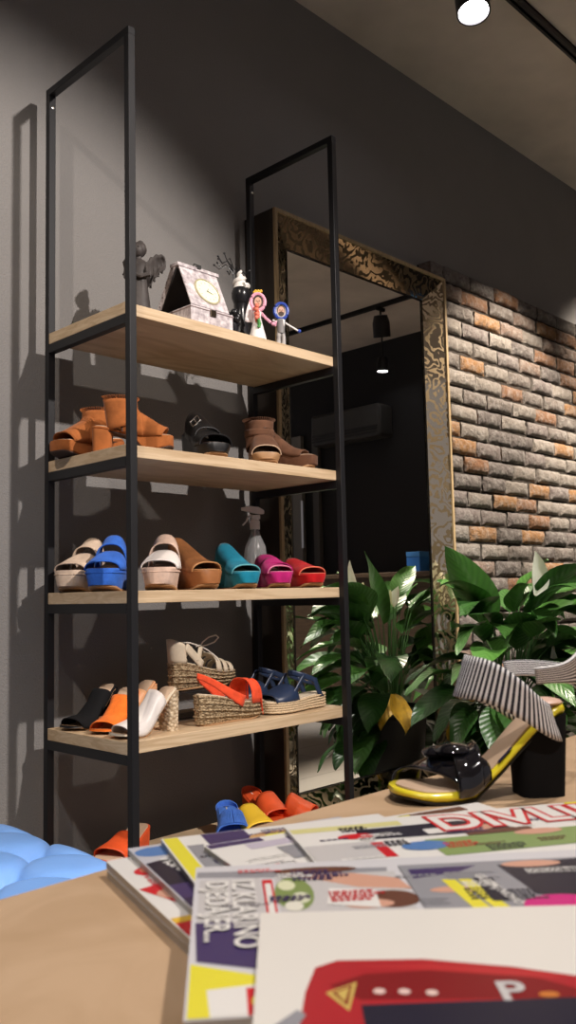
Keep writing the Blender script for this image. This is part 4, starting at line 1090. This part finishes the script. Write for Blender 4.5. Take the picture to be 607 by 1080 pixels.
# ------------------------------------------------------------------ plant
def leaf_mat(name, c1, c2, rough=.36):
    m, nt, b = new_mat(name)
    tc = nt.nodes.new('ShaderNodeTexCoord'); sp = nt.nodes.new('ShaderNodeSeparateXYZ'); nt.links.new(tc.outputs['UV'], sp.inputs[0])
    s = nt.nodes.new('ShaderNodeMath'); s.operation = 'SUBTRACT'; s.inputs[1].default_value = .5; nt.links.new(sp.outputs['Y'], s.inputs[0])
    a = nt.nodes.new('ShaderNodeMath'); a.operation = 'ABSOLUTE'; nt.links.new(s.outputs[0], a.inputs[0])
    mu = nt.nodes.new('ShaderNodeMath'); mu.operation = 'MULTIPLY_ADD'; mu.inputs[1].default_value = -.42; nt.links.new(a.outputs[0], mu.inputs[0]); nt.links.new(sp.outputs['X'], mu.inputs[2])
    m2 = nt.nodes.new('ShaderNodeMath'); m2.operation = 'MULTIPLY'; m2.inputs[1].default_value = 70; nt.links.new(mu.outputs[0], m2.inputs[0])
    si = nt.nodes.new('ShaderNodeMath'); si.operation = 'SINE'; nt.links.new(m2.outputs[0], si.inputs[0])
    mr_ = nt.nodes.new('ShaderNodeMapRange'); mr_.inputs['From Min'].default_value = -1; nt.links.new(si.outputs[0], mr_.inputs['Value'])
    rd = nt.nodes.new('ShaderNodeNewGeometry'); mx1 = nt.nodes.new('ShaderNodeMix'); mx1.data_type = 'RGBA'
    mx1.inputs['A'].default_value = (*c1, 1); mx1.inputs['B'].default_value = (*c2, 1)
    av = nt.nodes.new('ShaderNodeMath'); av.operation = 'MULTIPLY_ADD'; av.inputs[1].default_value = .16
    nt.links.new(mr_.outputs[0], av.inputs[0])
    rm = nt.nodes.new('ShaderNodeMath'); rm.operation = 'MULTIPLY'; rm.inputs[1].default_value = .7; nt.links.new(rd.outputs['Random Per Island'], rm.inputs[0]); nt.links.new(rm.outputs[0], av.inputs[2])
    nt.links.new(av.outputs[0], mx1.inputs['Factor']); nt.links.new(mx1.outputs['Result'], b.inputs['Base Color'])
    bp = nt.nodes.new('ShaderNodeBump'); bp.inputs['Strength'].default_value = .2; bp.inputs['Distance'].default_value = .002
    nt.links.new(si.outputs[0], bp.inputs['Height']); nt.links.new(bp.outputs[0], b.inputs['Normal'])
    b.inputs['Roughness'].default_value = rough
    return m
mleaf = leaf_mat('spath_leaf', (.010, .046, .009), (.075, .20, .035))
mstem = mat('leaf_stem', (.05, .14, .035), .5)
myl = mat('yellow_leaf', (.55, .33, .015), .5, var=.4, vscale=14)
msp = mat('spathe_white', (.86, .84, .74), .5, var=.06)
def blade(mb, base_, dirv, length, width, droop, roll_=0., wav=.01, mi=0, cup=.25):
    d = Vector(dirv).normalized(); s = d.cross(Vector((0, 0, 1)))
    if s.length < .05: s = Vector((1, 0, 0))
    s.normalize(); s = (Matrix.Rotation(roll_, 3, d) @ s)
    n = s.cross(d).normalized(); ph = random.random() * 6
    p0 = Vector(base_); ctr = [p0]; dd = d.copy(); N = 12
    for i in range(N):
        dd = (dd + Vector((0, 0, -droop / N))).normalized(); ctr.append(ctr[-1] + dd * length / N)
    def fn(u_, v_):
        i = u_ * N; k = min(int(i), N - 1); c = ctr[k].lerp(ctr[k + 1], i - k); t = (ctr[k + 1] - ctr[k]).normalized(); nn = s.cross(t).normalized()
        w_ = width * .5 * (sin(PI * min(1, u_ ** .78)) ** .85 + .012) * (1 - .25 * u_); a = (v_ - .5) * 2
        return c + s * (a * w_) + nn * (cup * w_ * a * a + wav * sin(u_ * 9 + ph + a) * abs(a))
    mb.grid(fn, 12, 6, mi)
    return ctr
pl = thing('peace_lily', 'large potted peace lily in front of the mirror and brick wall', 'plant', (1.95, -.34, 0))
rp_ = random.Random(11); random.seed(5)
fol = MB(); stm = MB()
def add_leaf(ang, reach, zb, length, width, pitch, droop, roll_=0., wav=.008):
    a = R(ang); b0 = Vector((cos(a) * .05, sin(a) * .05, .40)); e = Vector((cos(a) * reach, sin(a) * reach, zb))
    mid = (b0 + e) / 2 + Vector((-cos(a) * reach * .2, -sin(a) * reach * .2, .06))
    pts = []
    for i in range(7):
        f = i / 6; pts.append(b0.lerp(mid, f).lerp(mid.lerp(e, f), f))
    stm.tube(pts, [.0045, .004, .0038, .0035, .003, .0028, .0025], 6)
    d = Vector((cos(a) * cos(R(pitch)), sin(a) * cos(R(pitch)), sin(R(pitch))))
    ctr = blade(fol, e, d, length, width, droop, roll_, wav)
def okleaf(a, reach, length):   # keep clear of mirror / wall
    y = -.34 + sin(R(a)) * (reach + length * .8); return y < -.07
n_ = 0
while n_ < 92:
    a = rp_.uniform(0, 360); lay = rp_.random()
    reach = rp_.uniform(.10, .30); zb = lerp(.26, .84, lay) + rp_.uniform(-.03, .03); ln = rp_.uniform(.24, .38)
    if not okleaf(a, reach, ln): 
        if rp_.random() > .35: continue
        a = 0 if rp_.random() > .5 else 180; a += rp_.uniform(-12, 12)
        if not okleaf(a, reach, ln): continue
    pitch = lerp(-15, 50, lay) + rp_.uniform(-18, 18)
    add_leaf(a, max(.12, reach * .6) if lay < .3 else reach * (1.05 - .4 * lay), zb, ln * (.72 if lay < .35 else 1), rp_.uniform(.12, .175), pitch, rp_.uniform(.7, 1.6), rp_.uniform(-.5, .5)); n_ += 1
# signature leaves
add_leaf(160, .07, .78, .40, .19, 62, .35, .8, .006)
add_leaf(-80, .12, .84, .32, .15, 58, .9, -.5)
add_leaf(-20, .22, .86, .30, .14, 45, 1.0, .4)
add_leaf(-120, .16, .82, .24, .12, 20, 1.3, .2)
add_leaf(190, .24, .80, .30, .10, 5, .9, .3)
add_leaf(-10, .10, .9, .26, .12, 55, .8, -.4)
stm.build('leaf_stems', mstem, pl); fol.build('leaves', mleaf, pl, ang=80)
yl = MB(); 
for (px_, py_, pz, d, l_, w_, dr) in ((-.10, .10, .47, (-.25, .45, -.35), .20, .13, 1.0), (-.09, .08, .46, (-.6, .1, -.35), .18, .09, .9)):
    blade(yl, (px_, py_, pz), d, l_, w_, dr, .3, .01)
yl.build('yellowed_leaf', myl, pl, ang=80)['label'] = 'wilted yellow leaf'
def flower(x, y, z_, yaw_, h=.13, w_=.062, z0=.4):
    s = MB(); s.tube([(x * .3, y * .3, z0), (x * .8, y * .8, lerp(z0, z_, .6)), (x, y, z_)], [.0038, .0032, .0028], 7); s.build('flower_stem', mstem, pl)
    m = MB(); d = Vector((cos(R(yaw_)) * .28, sin(R(yaw_)) * .28, 1))
    blade(m, (x, y, z_), d, h, w_, -.1, R(yaw_), .003, 0, .75); m.build('spathe', msp, pl, ang=80)
    m = MB(); a = Vector((cos(R(yaw_)), sin(R(yaw_)), 0)) * -.010
    m.tube([(x, y, z_), (x + a.x, y + a.y, z_ + .02), (x + a.x * 1.3, y + a.y * 1.3, z_ + .07), (x + a.x * 1.3, y + a.y * 1.3, z_ + .078)], [.003, .006, .0055, .002], 10)
    m.build('spadix', mat('spadix', (.72, .68, .42), .7), pl)
flower(-.01, -.15, .90, 215, .19, .10); flower(-.03, .06, .86, 60, .10, .055); flower(.02, -.20, .62, 200, .08, .03)
MB().lathe([(.001, 0), (.13, 0), (.135, .01), (.165, .36), (.175, .37), (.175, .40), (.163, .40), (.158, .37), (.001, .37)], 36).build('pot', mat('black_pot', (.02, .02, .021), .45), pl)
MB().lathe([(.001, .371), (.156, .371), (.15, .382), (.001, .386)], 24).build('soil', mat('soil', (.03, .02, .012), .95, var=.4, vscale=60, bump=.8, bscale=90), pl)
# second plant at the far right
pl2 = thing('peace_lily', 'second peace lily with broad leaves at the right edge of the photo', 'plant', (2.95, -.46, 0))
fol = MB(); stm = MB(); n_ = 0
while n_ < 50:
    a = rp_.uniform(0, 360); lay = rp_.random(); reach = rp_.uniform(.10, .28); ln = rp_.uniform(.2, .3)
    if -.42 + sin(R(a)) * (reach + ln * .8) > -.09: continue
    add_leaf(a, reach * (1.15 - .4 * lay), lerp(.42, .92, lay), ln, rp_.uniform(.09, .14), lerp(-10, 55, lay) + rp_.uniform(-15, 15), rp_.uniform(.7, 1.5), rp_.uniform(-.5, .5)); n_ += 1
add_leaf(200, .1, .92, .3, .15, 55, .8, .5)
stm.build('leaf_stems', mstem, pl2); fol.build('leaves', mleaf, pl2, ang=80)
MB().lathe([(.001, 0), (.13, 0), (.135, .01), (.165, .36), (.175, .37), (.175, .40), (.163, .40), (.158, .37), (.001, .37)], 36).build('pot', M['black'], pl2)

# ------------------------------------------------------------------ things seen only in the mirror
cn = thing('service_counter', 'dark wood service counter across the shop, reflected in the mirror', 'counter', (4.98, -3.2, 0))
MB().box(-.30, .30, -1.4, 1.6, .0, 1.05).build('counter_body', M['counter_wood'], cn, False)
MB().box(-.33, .33, -1.43, 1.63, 1.0505, 1.09).build('counter_top', M['counter_wood'], cn, False, bevel=.004)
bb = thing('blue_box', 'small bright blue box on the far counter, reflected in the mirror', 'box', (4.88, -2.26, 1.0902))
MB().box(-.09, .09, -.07, .07, 0, .17).build('carton', mat('blue_card', (.04, .2, .62), .5), bb, False, bevel=.003)
MB().box(-.092, .092, -.072, .072, .13, .1715).build('carton_lid', mat('blue_card_light', (.08, .3, .72), .5), bb, False, bevel=.003)
ac = thing('air_conditioner', 'grey wall air conditioner on the far dark wall, reflected in the mirror', 'air conditioner', (5.42, -3.35, 2.42))
MB().box(-.22, 0, -.45, .45, 0, .32).build('housing', mat('ac_grey', (.05, .049, .048), .5), ac, False, bevel=.03)
m = MB(); 
for k in range(3): m.box(-.228, -.219, -.42, .42, .03 + k * .03, .05 + k * .03)
m.build('louver', mat('ac_dark', (.02, .02, .02), .5), ac, False)
ld = thing('sliding_door_panel', 'grey panel and glass partition by the far wall, reflected in the mirror', 'door panel', (5.365, -4.2, 0))
MB().box(0, .05, -.10, .10, 0, 2.6).build('door_stile', mat('grey_panel', (.22, .21, .19), .6), ld, False)
MB().box(.0, .05, .26, .34, 0, 2.6).build('door_stile', mat('grey_panel2', (.08, .075, .07), .6), ld, False)
MB().box(-.02, .0, .1, .13, 1.4, 1.9).build('door_handle', M['steel'], ld, False)
